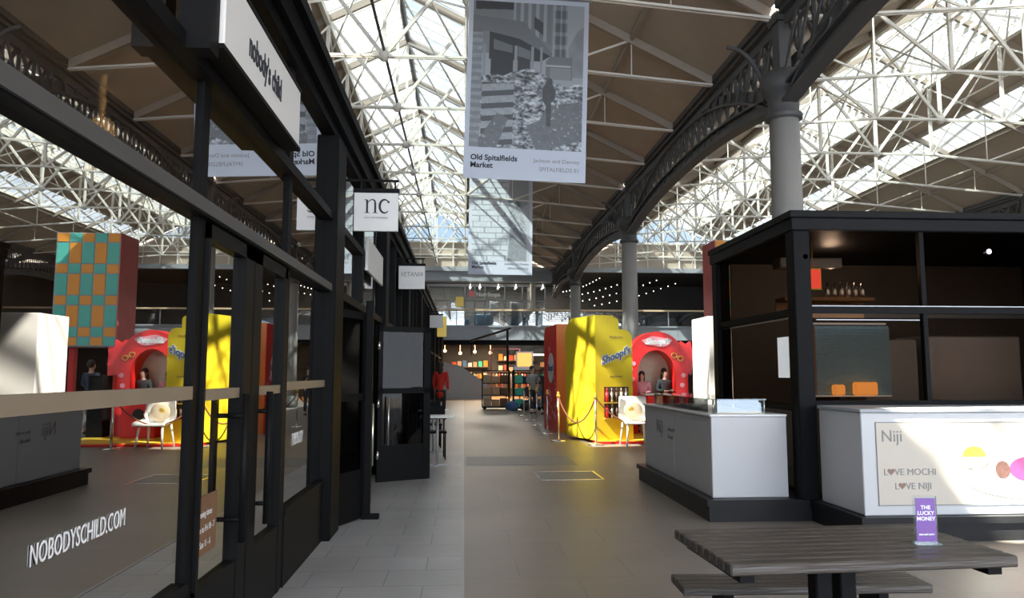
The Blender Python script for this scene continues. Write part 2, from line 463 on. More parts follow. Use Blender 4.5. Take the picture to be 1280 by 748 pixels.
glazing(6, 7.9, 8.9, -6, 44, 12.3)
glazing(7, -5.0, -3.5, 12.2, 14.6, -1.7, glass_='dim_sun_glass')  # added pane out of view, shapes the sun patch at the chair
glazing(8, -3.3, -2.6, 2.5, 3.4, -1.7, 0.9, glass_='clear_glass')  # added pane out of view, aims sun at the poster counter
glazing(9, -2.6, -1.75, 1.2, 3.4, -1.7, 1.1, glass_='clear_glass')  # added pane, sends sun to the poster counter and floor before it
glazing(12, -3.4, -2.3, 8.7, 10.2, -1.7, 0.75, glass_='sun_patch_glass')  # added pane out of view, aims sun at the cabinet side
# louvre slats under the right hand glazing
lv = MB()
for k in range(6):
    x = 12.75 + k * 0.24
    lv.bar((x, Y0R, rz_at(x, 12.3) - 0.22), (x, Y_END, rz_at(x, 12.3) - 0.22), 0.02, 0.13)
struct('trim_3', lv, 'cream_steel')
# purlins and boards edge
pu = MB()
for ridge, xs in ((-1.7, (-7.2, -5.4, -3.5, 0.0, 1.75, 3.5)), (12.3, (6.9, 10.5, 14.1, 15.5, 16.7, 17.9))):
    for x in xs:
        pu.bar((x, Y0R, rz_at(x, ridge) - 0.07), (x, Y_END, rz_at(x, ridge) - 0.07), 0.07, 0.11)
struct('trim_4', pu, 'rafter_brown')
# thin ridge rods on the truss nodes
rr = MB()
for ridge in RID[:1]:
    rr.cyl((ridge, Y0R, 8.28), (ridge, Y_END, 8.28), 0.03, n=6)
    rr.cyl((ridge, Y0R, RIDGE_Z - 0.1), (ridge, Y_END, RIDGE_Z - 0.1), 0.06, n=6)
struct('trim_5', rr, 'iron_paint')
# cream rods on both sides of the lantern
lt = MB()
for ridge in RID:
    for sx in (-1.72, 1.72):
        lt.cyl((ridge + sx, Y0R, 9.3), (ridge + sx, Y_END, 9.3), 0.022, n=6)
        lt.bar((ridge + sx, Y0R, 10.30), (ridge + sx, Y_END, 10.30), 0.10, 0.16)
struct('trim_6', lt, 'cream_steel')

def truss(ridge, y, label, group, proto=None):
    loc = (ridge, y, 7.7)
    if proto: return dup(proto, loc, None, label, group)
    t = thing('roof_truss', label, 'roof truss', loc, 0, group)
    W = 6.93
    rz = lambda x: RIDGE_Z - PITCH * abs(x) - 7.7 - 0.10
    tz = lambda x: 0.0 + 0.58 * (1 - min(1, abs(x) / W) ** 1.0)
    r = MB()
    for s_ in (-1, 1): r.bar((s_ * W, 0, rz(W)), (0, 0, rz(0)), 0.09, 0.17)
    r.build('rafter', 'rafter_brown', t)
    r = MB()
    for s_ in (-1, 1):
        r.bar((s_ * W, -0.04, 0), (s_ * 1.7, -0.04, 0.45), 0.028, 0.045); r.bar((s_ * W, 0.04, 0), (s_ * 1.7, 0.04, 0.45), 0.028, 0.045)
    r.bar((-1.7, -.04, .45), (1.7, -.04, .45), .03, .05); r.bar((-1.7, .04, .45), (1.7, .04, .45), .03, .05)
    r.build('tie_rod', 'cream_steel', t)
    r = MB(); r.bar((0, 0, 0.45), (0, 0, rz(0)), 0.07, 0.07); r.sphere((0, 0, 0.45), 0.11, 10, 6); r.build('king_post', 'cream_steel', t)
    for s_ in (-1, 1):
        r = MB()
        r.bar((0, 0, 0.45), (s_ * 1.72, 0, rz(1.72)), 0.05, 0.075)
        r.bar((s_ * 1.72, 0, 0.45), (s_ * 3.45, 0, rz(3.45)), 0.045, 0.075)
        r.bar((s_ * 3.45, 0, 0.29), (s_ * 5.2, 0, rz(5.2)), 0.03, 0.045)
        r.build('strut', 'cream_steel', t)
        for x, w_ in ((1.72, .08), (3.45, .028), (5.2, .022)):
            r = MB(); r.bar((s_ * x, 0, 0.45 * min(1, (W - x) / (W - 1.7))), (s_ * x, 0, rz(x)), w_, w_ * .8)
            r.build('hanger_rod', 'cream_steel', t)
        # lantern cross braces toward the next truss
        r = MB()
        r.bar((s_ * 1.72, 0, 1.55), (0, 3.0, RIDGE_Z - 7.85), 0.03, 0.05)
        r.bar((s_ * 1.72, 3.0, 1.55), (0, 0, RIDGE_Z - 7.85), 0.03, 0.05)
        r.bar((s_ * 1.72, 0, .45), (s_ * 1.72, 3.0, 2.5), 0.025, 0.04)
        r.bar((s_ * 1.72, 3.0, .45), (s_ * 1.72, 0, 2.5), 0.025, 0.04)
        r.build('cross_brace', 'cream_steel', t)
    return t
tp = None
names = ('left', 'right')
for ni, ridge in enumerate(RID):
    n = 0
    for y in range(-3 if ni else 0, 43, 3):
        lab = 'white steel roof truss across the %s hand roof, %s one from the near end' % (names[ni], ORD[n]) 
        o = truss(ridge, y, lab, 'roof trusses of the %s hand roof' % names[ni], tp)
        if tp is None: tp = o
        n += 1

# gable glass at the far end
for i, ridge in enumerate(RID):
    p = MB(); p.add([(ridge - 3.4, Y_END + .05, 9.65), (ridge + 3.4, Y_END + .05, 9.65), (ridge, Y_END + .05, RIDGE_Z)], [(0, 1, 2)])
    root = struct('window_%d' % (10 + i), p, 'roof_glass')
    q = MB(); q.add([(ridge - 6.98, Y_END + .1, 7.9), (ridge + 6.98, Y_END + .1, 7.9), (ridge + 3.4, Y_END + .1, 9.65), (ridge - 3.4, Y_END + .1, 9.65)], [(0, 1, 2, 3)]); struct('wall_gable_' + names[i], q, 'board')
    b = MB()
    for k in range(-6, 7):
        b.bar((ridge + k, Y_END, 7.95), (ridge + k, Y_END, rz_at(ridge + k, ridge)), 0.07, 0.07)
    for z in (8.0, 8.8, 9.6): 
        hw = (RIDGE_Z - z) / PITCH; b.bar((ridge - hw, Y_END, z), (ridge + hw, Y_END, z), 0.09, 0.09)
    b.build('glazing_bars', 'cream_steel', root, world=True)

# ------------------------------------------------------------------ arcade columns and girders
def column(x, y, label, group, proto=None):
    if proto: return dup(proto, (x, y, 0), None, label, group)
    t = thing('iron_column', label, 'column', (x, y, 0), 0, group)
    MB().lathe([(0.36, 0), (0.36, 0.25), (0.30, 0.32), (0.28, 0.5), (0.24, 0.58)], n=20).build('base', 'iron_paint', t)
    MB().lathe([(0.27, 0.55), (0.26, 3.0), (0.245, 5.9)], n=24).build('shaft', 'column_paint', t)
    MB().lathe([(0.245, 5.88), (0.30, 5.90), (0.30, 5.98), (0.255, 6.02), (0.26, 6.25), (0.33, 6.36), (0.38, 6.42), (0.38, 6.62), (0.33, 6.68), (0.26, 6.74)], n=24).build('capital', 'iron_paint', t)
    b = MB(); b.box(-0.10, 0.10, -0.14, 0.14, 6.70, 7.72); b.box(-0.14, .14, -.2, .2, 7.6, 7.75); b.build('upper_post', 'iron_paint', t)
    return t
def girder(x, y, label, group, proto=None):
    if proto: return dup(proto, (x, y, 6.4), None, label, group)
    t = thing('arcade_girder', label, 'girder', (x, y, 6.4), 0, group)
    L = 12.0; y0, y1 = 0.24, L - 0.24
    b = MB(); b.box(-0.13, 0.13, y0, y1, 1.28, 1.36); b.box(-0.04, 0.04, y0, y1, 1.10, 1.28); b.box(-.2, .2, y0, y1, 1.36, 1.5)
    b.build('top_chord', 'iron_paint', t)
    def bz(u): return -0.24 + 0.46 * (1 - abs(2 * u - 1) ** 2.2)
    b = MB(); N = 28
    pts = [(0, y0 + (y1 - y0) * i / N, bz(i / N)) for i in range(N + 1)]
    for p, q in zip(pts, pts[1:]):
        b.bar(p, q, 0.26, 0.06); b.bar((0, p[1], p[2] + .12), (0, q[1], q[2] + .12), 0.07, 0.24); b.bar((0, p[1], p[2] + .25), (0, q[1], q[2] + .25), 0.24, 0.04)
    b.build('bottom_chord', 'iron_paint', t)
    # arched rib under and through the girder
    def az(u): return -0.25 + 1.38 * (1 - abs(2 * u - 1) ** 2.3)
    b = MB(); N = 28
    pts = [(0, y0 + (y1 - y0) * i / N, az(i / N)) for i in range(N + 1)]
    for p, q in zip(pts, pts[1:]): b.bar(p, q, 0.22, 0.05); b.bar((0, p[1], p[2] + .12), (0, q[1], q[2] + .12), 0.05, 0.22)
    b.build('arch_rib', 'iron_paint', t)
    b = MB(); n = 24
    for i in range(n):
        a = y0 + (y1 - y0) * i / n; c = y0 + (y1 - y0) * (i + 1) / n
        b.bar((0.05, a, 0.27), (0.05, c, 1.12), 0.025, 0.07); b.bar((-0.05, c, 0.27), (-0.05, a, 1.12), 0.025, 0.07)
        if i: b.bar((0, a, .27), (0, a, 1.12), .05, .05)
    # round rings in the spandrels
    for s_ in (0, 1):
        for k, (dy, zc, rr_) in enumerate(((0.65, 0.68, 0.33), (1.45, 0.85, 0.22))):
            yc = y0 + dy if s_ == 0 else y1 - dy
            b.tube([(0, yc + rr_ * math.cos(a * math.tau / 20), zc + rr_ * math.sin(a * math.tau / 20)) for a in range(21)], 0.035, 6)
    b.build('lattice', 'iron_paint', t)
    # brackets reaching sideways from each capital
    for yy in (y0 + .05,):
        for s_ in (-1, 1):
            b = MB(); prev = None
            for k in range(9):
                a = k / 8 * math.pi / 2
                p = (s_ * (0.2 + 0.65 * (1 - math.cos(a))), yy, -0.10 + 1.0 * math.sin(a))
                if prev: b.bar(prev, p, 0.06, 0.045, up=(0, 1, 0))
                prev = p
            b.build('side_bracket', 'iron_paint', t)
    return t
cp = gp = None
for xi, (x, side) in enumerate(((5.42, 'middle'), (19.3, 'right hand'))):
    for k, y in enumerate((0, 12, 24, 36)):
        lab = {0: 'just beside the viewer', 1: 'rising behind the dark kiosk', 2: 'behind the tall yellow booth', 3: 'in front of the far facade'}[k]
        o = column(x, y, 'round grey iron column of the %s arcade %s' % (side, lab), 'columns of the %s arcade' % side, cp)
        cp = cp or o
    for k, y in enumerate((0, 12, 24, 36)):
        o = girder(x, y, 'dark iron lattice girder with arched rib, %s bay of the %s arcade' % (ORD[k], side), 'lattice girders of the %s arcade' % side, gp)
        gp = gp or o
        if k == 3: o.scale = (1, .73, 1)
# gutter pipe beside the arcade
p = MB(); p.cyl((6.15, -8, 7.35), (6.15, 44.6, 7.35), 0.17, n=14)
tag(p.build('gutter_pipe', 'gutter_iron'), 'thick brown gutter pipe running along the middle arcade under the roof', 'pipe')

# ------------------------------------------------------------------ far building
FY = 45.0
def facade():
    b = MB()
    b.box(-9, 24, FY + 6.9, FY + 7.1, 0, 8.0); b.box(-9, 24, FY - 0.1, FY + 7, 7.75, 7.98)
    struct('wall_back', b, 'dark_wall')
    b = MB(); b.box(-9, 24, FY, FY + 7, 3.65, 4.0); struct('ceiling_gallery', b, 'dark_wall')
    root = thing('gallery_facade', 'grey panelled upper gallery front across the far end of the hall', 'building front', (1.5, FY, 3.6))
    b = MB(); b.box(-9, 24, FY - 0.15, FY, 3.62, 4.42)
    b.box(-9, 24, FY - 0.22, FY, 3.60, 3.66); b.box(-9, 24, FY - 0.22, FY, 4.38, 4.47)
    for x in range(-8, 24, 3): b.box(x, x + 0.03, FY - 0.17, FY, 3.66, 4.38)
    b.build('fascia_panel', 'facade_grey', root, world=True)
    b = MB(); b.box(-9, 5.3, FY - 0.35, FY + .5, 7.15, 7.30); b.box(-9, 5.3, FY - 0.25, FY + .4, 7.30, 7.75); b.box(-9, 24, FY - 0.4, FY + .2, 7.75, 8.02)
    b.build('cornice', 'facade_grey', root, world=True)
    b = MB(); b.box(-9, 24, FY - .10, FY + .3, 3.30, 3.60); b.build('soffit_band', 'black_paint', root, world=True)
    b = MB(); b.bar((-9, FY - .12, 5.42), (24, FY - .12, 5.42), 0.10, 0.10); b.build('handrail', 'handrail', root, world=True)
    b = MB(); b.box(-9, 24, FY - 0.06, FY - 0.04, 4.5, 5.32); b.build('balustrade_glass', 'far_glass', root, world=True)
    b = MB()
    for i in range(12): x = -8.3 + i * 2.6; b.box(x, x + 0.05, FY - 0.09, FY - 0.02, 4.45, 5.38)
    b.build('baluster', 'grey_metal', root, world=True)
    # glazed shop front set back on the gallery
    b = MB()
    for x in (-2.3, 0.0, 0.62, 1.25, 2.5, 3.6, 5.05): b.box(x, x + 0.07, FY + 1.5, FY + 1.6, 4.0, 7.2)
    b.box(-9, 5.1, FY + 1.5, FY + 1.6, 6.1, 6.17); b.box(-9, 5.1, FY + 1.5, FY + 1.6, 7.05, 7.2)
    b.build('shop_mullion', 'facade_grey', root, world=True)
    b = MB(); b.box(-9, 5.1, FY + 1.54, FY + 1.56, 4.0, 7.05); b.build('shop_pane', 'far_glass', root, world=True)
    b = MB(); b.lathe([(0.16, 0), (0.16, 3.2)], c=(4.2, FY + .35, 4.0), n=16); b.build('round_post', 'cream_steel', root, world=True)
    text('gallery_lettering', 'Nutrilespa', 0.36, 'white_ink', (0.72, FY + 1.42, 6.42), FACE_S, root, bold=0.006)
    b = MB(); b.box(0.28, 0.58, FY + 1.40, FY + 1.45, 6.40, 6.74); b.build('logo_plate', 'pink_red', root, world=True)
facade()
# things behind the upper glass
for i, (x, z, w_, h_, m_) in enumerate(((1.6, 4.1, 0.5, 2.0, 'white_plastic'), (2.9, 4.1, 0.55, 1.95, 'facade_grey'), (3.6, 4.1, 0.35, 1.1, 'white_plastic'), (-0.9, 4.1, 1.2, 0.9, 'blue_bag'), (0.7, 4.1, .9, 1.2, 'blue_screen'))):
    q = MB(); q.bbox(x, x + w_, FY + 1.75, FY + 1.9, z, z + h_, .01)
    o = q.build('display_board', m_)
    tag(o, ['tall white display board behind the far upstairs glass', 'tall grey display board right of the white one upstairs', 'short white display board at right of the upstairs shop',
            'low dark blue counter at left of the upstairs shop', 'blue board below the upstairs shop lettering'][i], 'board')
lampM = MB(); 
for i, x in enumerate((0.35, 0.95, 2.1, 3.2, 4.9)):
    q = MB(); q.sphere((x, FY + 1.1, 6.95), 0.07, 10, 6); q.cyl((x, FY + 1.1, 6.95), (x, FY + 1.1, 7.16), 0.02, n=6)
    tag(q.build('downlight', 'white_lamp'), 'small lit ceiling lamp over the upstairs shop, %s from the left' % ORD[i], 'lamp', 'upstairs shop lamps')
# hanging plants / yellow poster upstairs
q = MB(); q.bbox(-0.55, -0.05, FY + 1.2, FY + 1.3, 5.75, 6.35, .01); tag(q.build('yellow_poster', 'gold'), 'yellow square poster left of the upstairs shop', 'poster')

# string lights upstairs on the right
for k in range(4):
    t = thing('string_lights', '%s string of small white bulbs over the far right gallery, counted from below' % ORD[k], 'string lights', (9.5, FY + 0.6, 5.6 + 0.35 * k), 0, 'festoon strings over the gallery')
    x0, x1 = ((7.6, 13.2), (6.9, 12.0), (6.2, 10.6), (5.9, 8.4))[k]; z0 = 5.7 + 0.30 * k; z1 = z0 + (1.5, 1.4, 1.2, .9)[k]
    pts = [(x0 + (x1 - x0) * i / 12, FY + 0.6, z0 + (z1 - z0) * i / 12 - 0.15 * math.sin(math.pi * i / 12)) for i in range(13)]
    q = MB(); q.tube(pts, 0.012, 5); q.build('cable', 'black_metal', t, world=True)
    for p_ in pts[1::1]:
        q = MB(); q.sphere(p_, 0.035, 8, 5); q.build('bulb', 'white_lamp', t, world=True)

# ground floor shop at the far end
q = MB(); q.box(-9, 24, FY + 0.1, FY + 6.9, 0.0, 0.012); struct('floor_far_shop', q, 'wood_warm')
q = MB(); q.cyl((-1.75, FY - .1, 0), (-1.75, FY - .1, 3.6), 0.22, n=20)
tag(q.build('white_column', 'white_panel'), 'short white column under the far gallery beside the black shops', 'column')
q = MB(); q.prism([(-1.3, 0), (1.7, 0), (1.7, 0.75), (-0.2, 2.05), (-1.3, 2.3)], 'y', FY + 1.2, FY + 1.35); 
tag(q.build('stair_side', 'facade_grey'), 'grey slanting stair side panel in the far shop entrance', 'stair')
q = MB(); 
q.tube([(1.55, FY - 2, 0), (1.55, FY - 2, 3.0), (3.2, FY - 2, 3.0), (3.2, FY - 2, 0)], 0.045, 8)
tag(q.build('red_pipe_frame', 'pink_red'), 'tall red and pink pipe frame standing at the far shop entrance', 'frame')
def rack(x, y, label, cols, n=9):
    t = thing('clothes_rack', label, 'clothes rack', (x, y, 0))
    b = MB(); b.cyl((-.8, 0, 0), (-.8, 0, 1.6), .02, n=8); b.cyl((.8, 0, 0), (.8, 0, 1.6), .02, n=8); b.cyl((-.8, 0, 1.6), (.8, 0, 1.6), .02, n=8)
    b.box(-.85, -.75, -.3, .3, 0, .04); b.box(.75, .85, -.3, .3, 0, .04); b.build('rail', 'black_metal', t)
    return t, cols, n
GN = {'garment_red': 'dark red', 'garment_orange': 'orange', 'garment_cream': 'cream', 'garment_brown': 'brown', 'grey_cloth': 'grey', 'navy_cloth': 'navy', 'pink_cloth': 'pink'}
def garments(x, y, z, m, along='x', length=1.0, label='', grp=None, w=0.46):
    b = MB(); n = 14; vs = []; 
    prof = [(0.06, 0.0), (0.20, -0.05), (0.22, -0.25), (0.19, -0.5), (0.24, -length)]
    for r_, dz in prof:
        for i in range(n):
            a = math.tau * i / n; k = 1 + 0.12 * math.sin(4 * a)
            u = r_ * 0.3 * math.cos(a) * k; v_ = r_ * w / 0.46 * math.sin(a)
            vs.append((u, v_, dz) if along == 'x' else (v_, u, dz))
    fs = []
    for j in range(len(prof) - 1):
        for i in range(n): fs.append((j * n + i, j * n + (i + 1) % n, (j + 1) * n + (i + 1) % n, (j + 1) * n + i))
    b.add(vs, fs, True); b.f += [tuple(range(n)), tuple(range((len(prof) - 1) * n, len(prof) * n))]; b.sm += [False, False]
    o = b.build('hanging_garment', m, loc=(0, 0, 0)); o.location = (x, y, z)
    return tag(o, label, 'garment', grp)
pal = ['garment_brown', 'grey_cloth', 'garment_cream', 'navy_cloth', 'garment_red', 'garment_orange', 'pink_cloth']
for i, (x, y) in enumerate(((0.2, FY + 3.5), (2.2, FY + 3.2), (3.6, FY + 4.6))):
    rack(x, y, 'black clothes rack in the far ground floor shop, %s from the left' % ORD[i], None)
    for k in range(8):
        m_ = pal[(i * 3 + k * 2) % 7]
        garments(x - 0.68 + k * 0.19, y, 1.58, m_, 'x', 0.95, '%s garment on the %s clothes rack of the far shop, %s from left' % (GN[m_], ORD[i], ORD[k]), 'garments on the far racks')
for i in range(4):
    q = MB(); x = -1.2 + i * 0.95; q.sphere((x, FY + 1.8 + (i % 3), 3.0 - .12 * (i % 2)), 0.10, 10, 6); q.cyl((x, FY + 1.8 + (i % 3), 3.0), (x, FY + 1.8 + (i % 3), 3.66), 0.015, n=6)
    tag(q.build('pendant_lamp', 'warm_lamp'), 'warm glowing pendant in the far ground floor shop, %s from the left' % ORD[i], 'lamp', 'pendants in the far shop')
li = bpy.data.lights.new('far_shop_light', 'AREA'); li.energy = 420; li.size = 5; li.color = (1, .75, .5); li.shape = 'RECTANGLE'; li.size_y = 3
lo = bpy.data.objects.new('far_shop_light', li); COL.objects.link(lo); lo.location = (2, FY + 3.5, 3.55)
li = bpy.data.lights.new('upstairs_light', 'AREA'); li.energy = 1100; li.size = 6; li.color = (1, .9, .78); li.shape = 'RECTANGLE'; li.size_y = 2
lo = bpy.data.objects.new('upstairs_light', li); COL.objects.link(lo); lo.location = (1.5, FY + 3.0, 7.6)

PB = ['cardboard', 'garment_orange', 'white_panel', 'garment_red', 'green_plastic', 'blue_bag', 'garment_cream', 'wood_warm']
PN = ['brown', 'orange', 'white', 'red', 'green', 'blue', 'cream', 'tan']
for si, (x, z) in enumerate(((-0.9, 1.2), (-0.9, 2.0), (2.3, 1.7), (2.3, 2.45), (5.2, 1.2), (5.2, 2.0))):
    q = MB(); q.box(x, x + 2.6, FY + 6.4, FY + 6.85, z, z + .05)
    tag(q.build('wall_shelf', 'wood_dark'), 'dark wooden shelf on the far shop back wall, %s counted left to right, upward' % ORD[si], 'shelf')
    for k in range(7):
        c_ = (si * 3 + k * 5) % 8; h_ = .28 + .05 * ((si + k) % 4); q = MB(); q.bbox(x + .08 + k * .36, x + .36 + k * .36, FY + 6.45, FY + 6.75, z + .05, z + .05 + h_, .01)
        tag(q.build('product_box', PB[c_]), '%s product box, %s from the left on the %s back shelf of the far shop' % (PN[c_], ORD[k], ORD[si]), 'box', 'boxes on the far shop shelves')
aw = thing('slatted_awning', 'dark slatted awning fixed under the gallery right of the stall canopy', 'awning', (3.8, FY - .3, 2.7))
for k in range(6):
    q = MB(); z = 2.75 + k * .09; q.box(2.6, 5.0, FY - .6 + k * .07, FY - .55 + k * .07, z, z + .05); q.build('slat', 'iron_paint', aw, world=True)
for x in (2.7, 4.85):
    q = MB(); q.bar((x, FY - .58, 2.74), (x, FY - .09, 3.34), .04, .04); q.build('arm', 'black_metal', aw, world=True)
q = MB(); q.box(3.6, 5.2, FY - .64, FY - .56, 2.66, 2.745); q.build('strip_light', 'white_lamp', aw, world=True)
# yellow hanging sign by the far left shops
q = MB(); q.bbox(-1.75, -0.85, 36, 36.1, 3.35, 4.35, .01); o = q.build('yellow_shop_sign', 'gold')
tag(o, 'mustard yellow hanging sign at the far end of the black shops', 'sign')

# ------------------------------------------------------------------ black shopfronts on the left
GX = -1.38        # glass plane
FX = -1.27        # face of the pillars
def shop(bay, y0, y1, label, doors):
    t = thing('shopfront', label, 'shopfront', (GX, (y0 + y1) / 2, 0), 0, 'black framed shopfronts on the left')
    b = MB(); b.bbox(GX - .06, FX, y1 - .5, y1, 0, 4.0, .012); b.build('pillar', 'black_paint', t, world=True)
    b = MB(); b.box(GX - .25, FX - .04, y0, y1, 4.0, 4.1); b.box(GX - .25, FX + 0.02, y0, y1, 4.10, 4.28); b.box(GX - .3, FX + .08, y0, y1, 4.28, 4.38)
    b.build('fascia', 'black_paint', t, world=True)
    b = MB(); b.box(GX - .05, GX + .06, y0, y1 - .5, 2.40, 2.49); b.build('transom', 'black_metal', t, world=True)
    return t
t1 = shop(1, -4.0, 7.9, 'black framed shopfront with white lettering NOBODYSCHILD.COM, nearest on the left', True)
b = MB(); b.box(GX + .055, GX + .075, -4.0, 7.4, 2.41, 2.48); b.build('transom_face', 'iron_paint', t1, world=True)
# mullions full height
for ya, yb in ((-0.6, -0.4), (3.84, 3.95), (5.73, 5.86)):
    b = MB(); b.bbox(GX - .03, GX + .022, ya, yb, 0, 4.0, .006); b.build('mullion', 'black_paint', t1, world=True)
for ya, yb, za, zb in ((-4, 7.4, 3.12, 3.2),):
    b = MB(); b.box(GX - .05, GX + .07, ya, yb, za, zb); b.build('upper_transom', 'black_metal', t1, world=True)
for ya, yb in ((-4, -0.6), (-0.4, 3.85), (5.86, 7.4)):
    b = MB(); b.box(GX - .03, GX + .03, ya, yb, 0.0, 0.53); b.box(GX - .05, GX + .04, ya, yb, 0.53, 0.58); b.build('kick_panel', 'black_metal', t1, world=True)
    b = MB(); b.box(GX - .006, GX, ya, yb, 0.58, 2.40); b.build('lower_pane', 'shop_glass', t1, world=True)
b = MB(); b.box(GX - .006, GX, -4, 7.4, 2.49, 4.0); b.build('upper_pane', 'shop_glass', t1, world=True)
b = MB()
for ya, yb in ((-4, -0.6), (-0.4, 3.85), (5.86, 7.4)): b.box(GX + 0.0, GX + .025, ya, yb, 1.47, 1.535)
b.build('push_rail', 'rail_wood', t1, world=True)
text('window_lettering', 'NOBODYSCHILD.COM', 0.10, 'white_ink', (GX + .004, 2.53, 0.985), FACE_E, t1, extrude=0.001, sx=0.66)
text('window_lettering', 'THIS IS CITY', 0.14, 'white_ink', (GX + .004, 6.15, 1.02), FACE_E, t1, extrude=0.001, sx=0.55, shear=0.2)
# glass double door in bay one
def glass_door(y0, y1, label, hinge, wa, wb):
    d = thing('glass_door', label, 'door', (GX, (y0 + y1) / 2, 0.02), 0, 'pair of glass shop doors')
    b = MB(); b.box(GX - .03, GX + .04, y0, y0 + wa, 0.02, 2.39); b.box(GX - .03, GX + .04, y1 - wb, y1, 0.02, 2.39)
    b.box(GX - .03, GX + .04, y0, y1, 2.31, 2.39); b.build('stile', 'black_metal', d, world=True)
    b = MB(); b.box(GX - .025, GX + .035, y0, y1, 0.02, 0.5); b.build('kick_plate', 'black_metal', d, world=True)
    b = MB(); b.box(GX - .005, GX, y0 + wa, y1 - wb, 0.5, 2.31); b.build('door_pane', 'shop_glass', d, world=True)
    b = MB(); b.box(GX, GX + .025, y0 + wa, y1 - wb, 1.455, 1.515); b.build('push_rail', 'rail_wood', d, world=True)
    yy = y1 - wb - .08 if hinge < 0 else y0 + wa + .08
    b = MB(); b.cyl((GX + .09, yy, .62), (GX + .09, yy, 1.48), .022, n=10)
    for z in (.75, 1.35): b.cyl((GX + .0, yy, z), (GX + .09, yy, z), .014, n=8)
    b.build('pull_handle', 'black_metal', d, world=True)
    return d
d1 = glass_door(3.96, 4.81, 'left leaf of the glass door pair with small notice sticker', -1, .03, .18)
b = MB(); b.box(GX + .001, GX + .003, 4.02, 4.36, .64, .95); NS = b.build('notice_sticker', 'garment_brown', d1, world=True)
for k in range(3): text('notice_lettering', ['Opening times', 'Mon to Fri 10 - 7', 'Sat Sun 11 - 6'][k], 0.05, 'white_ink', (GX + .005, 4.04, .84 - .08 * k), FACE_E, NS, extrude=.0005, sx=.8)
glass_door(4.83, 5.72, 'right leaf of the glass door pair beside the narrow window', 1, .18, .08)
# nobody's child hanging panel
sg = thing('shop_sign', "long white shop sign reading nobody's child above the glass door", 'sign', (-1.2, 4.35, 3.18))
b = MB(); b.bbox(-1.26, -1.18, 3.58, 5.24, 3.20, 3.60, .006); sb1 = b.build('sign_board', 'sign_white', sg, world=True)
b = MB(); b.box(-1.29, -1.175, 3.56, 5.26, 3.60, 3.625); b.box(-1.29, -1.175, 3.56, 5.26, 3.175, 3.20); b.box(GX + .03, -1.20, 3.44, 3.56, 3.12, 4.0); b.box(GX + .03, -1.26, 5.22, 5.25, 3.2, 3.6)
b.build('sign_frame', 'black_metal', sg, world=True)
text('sign_lettering', "nobody's child", 0.20, 'ink', (-1.178, 3.98, 3.33), FACE_E, sb1, sx=0.62, bold=0.004)

# interior of the first shop
w = MB(); w.box(-7.0, -6.9, -4, 7.2, 0, 4.0); w.box(-6.9, GX - .12, 7.42, 7.55, 0, 4.0); w.box(-6.9, GX - .12, -4.1, -4, 0, 4.0); struct('wall_shop', w, 'interior_wall')
w = MB(); w.box(-6.9, GX - .1, -4, 7.1, 0.0, 0.02); struct('floor_shop', w, 'interior_floor')
w = MB(); w.box(-9, GX - .1, -4.1, 43, 4.0, 4.1); struct('ceiling_shop', w, 'mid_wall')
for i, (x, y, m_, L_, z) in enumerate(((-2.3, 5.55, 'garment_red', 1.35, 1.5), (-2.3, 5.78, 'garment_red', 1.3, 1.5), (-2.3, 4.9, 'garment_brown', 0.9, 1.5), (-2.3, 3.9, 'garment_orange', 1.1, 1.5), (-2.3, 4.1, 'garment_orange', 1.2, 1.5),
                                        (-2.3, 3.6, 'garment_brown', 1.0, 1.5), (-2.3, 6.0, 'garment_orange', 1.2, 1.5), (-2.3, 6.3, 'navy_cloth', 1.2, 1.5))):
    garments(x, y, z, m_, 'x', L_, '%s garment on the rail inside the near shop, %s in line' % (GN[m_], ORD[i]), 'garments in the near shop')
q = MB(); q.cyl((-2.3, 3.4, 1.53), (-2.3, 6.6, 1.53), .018, n=8)
for y in (3.4, 6.6): q.cyl((-2.3, y, 0.02), (-2.3, y, 1.53), .018, n=8); q.box(-2.55, -2.05, y - .03, y + .03, 0.02, .05)
tag(q.build('garment_rail', 'black_metal'), 'long black garment rail inside the near shop', 'clothes rack')
tb = thing('display_table', 'low wooden display table inside the near shop window', 'table', (-1.8, 4.2, 0.02))
b = MB(); b.bbox(-2.04, -1.5, 3.55, 4.6, .30, .36, .01); b.build('tabletop', 'garment_cream', tb, world=True)
for x in (-2.02, -1.58):
    for y in (3.6, 4.55): b = MB(); b.box(x, x + .04, y - .02, y + .02, .02, .30); b.build('leg', 'wood_dark', tb, world=True)
for i, (x, y) in enumerate(((-3.2, 1.8), (-3.6, 4.2), (-2.9, 6.0))):
    l = bpy.data.lights.new('shop_spot', 'POINT'); l.energy = 60; l.color = (1, .72, .42); l.shadow_soft_size = .12
    o = bpy.data.objects.new('shop_lamp_light', l); COL.objects.link(o); o.location = (x, y, 3.35)
    q = MB(); q.sphere((x, y, 3.55), .10, 12, 8); q.cyl((x, y, 3.6), (x, y, 4.0), .012, n=6)
    tag(q.build('pendant_globe', 'warm_lamp'), 'warm glass globe lamp inside the near shop, %s from the viewer' % ORD[i], 'lamp', 'globe lamps in the near shop')

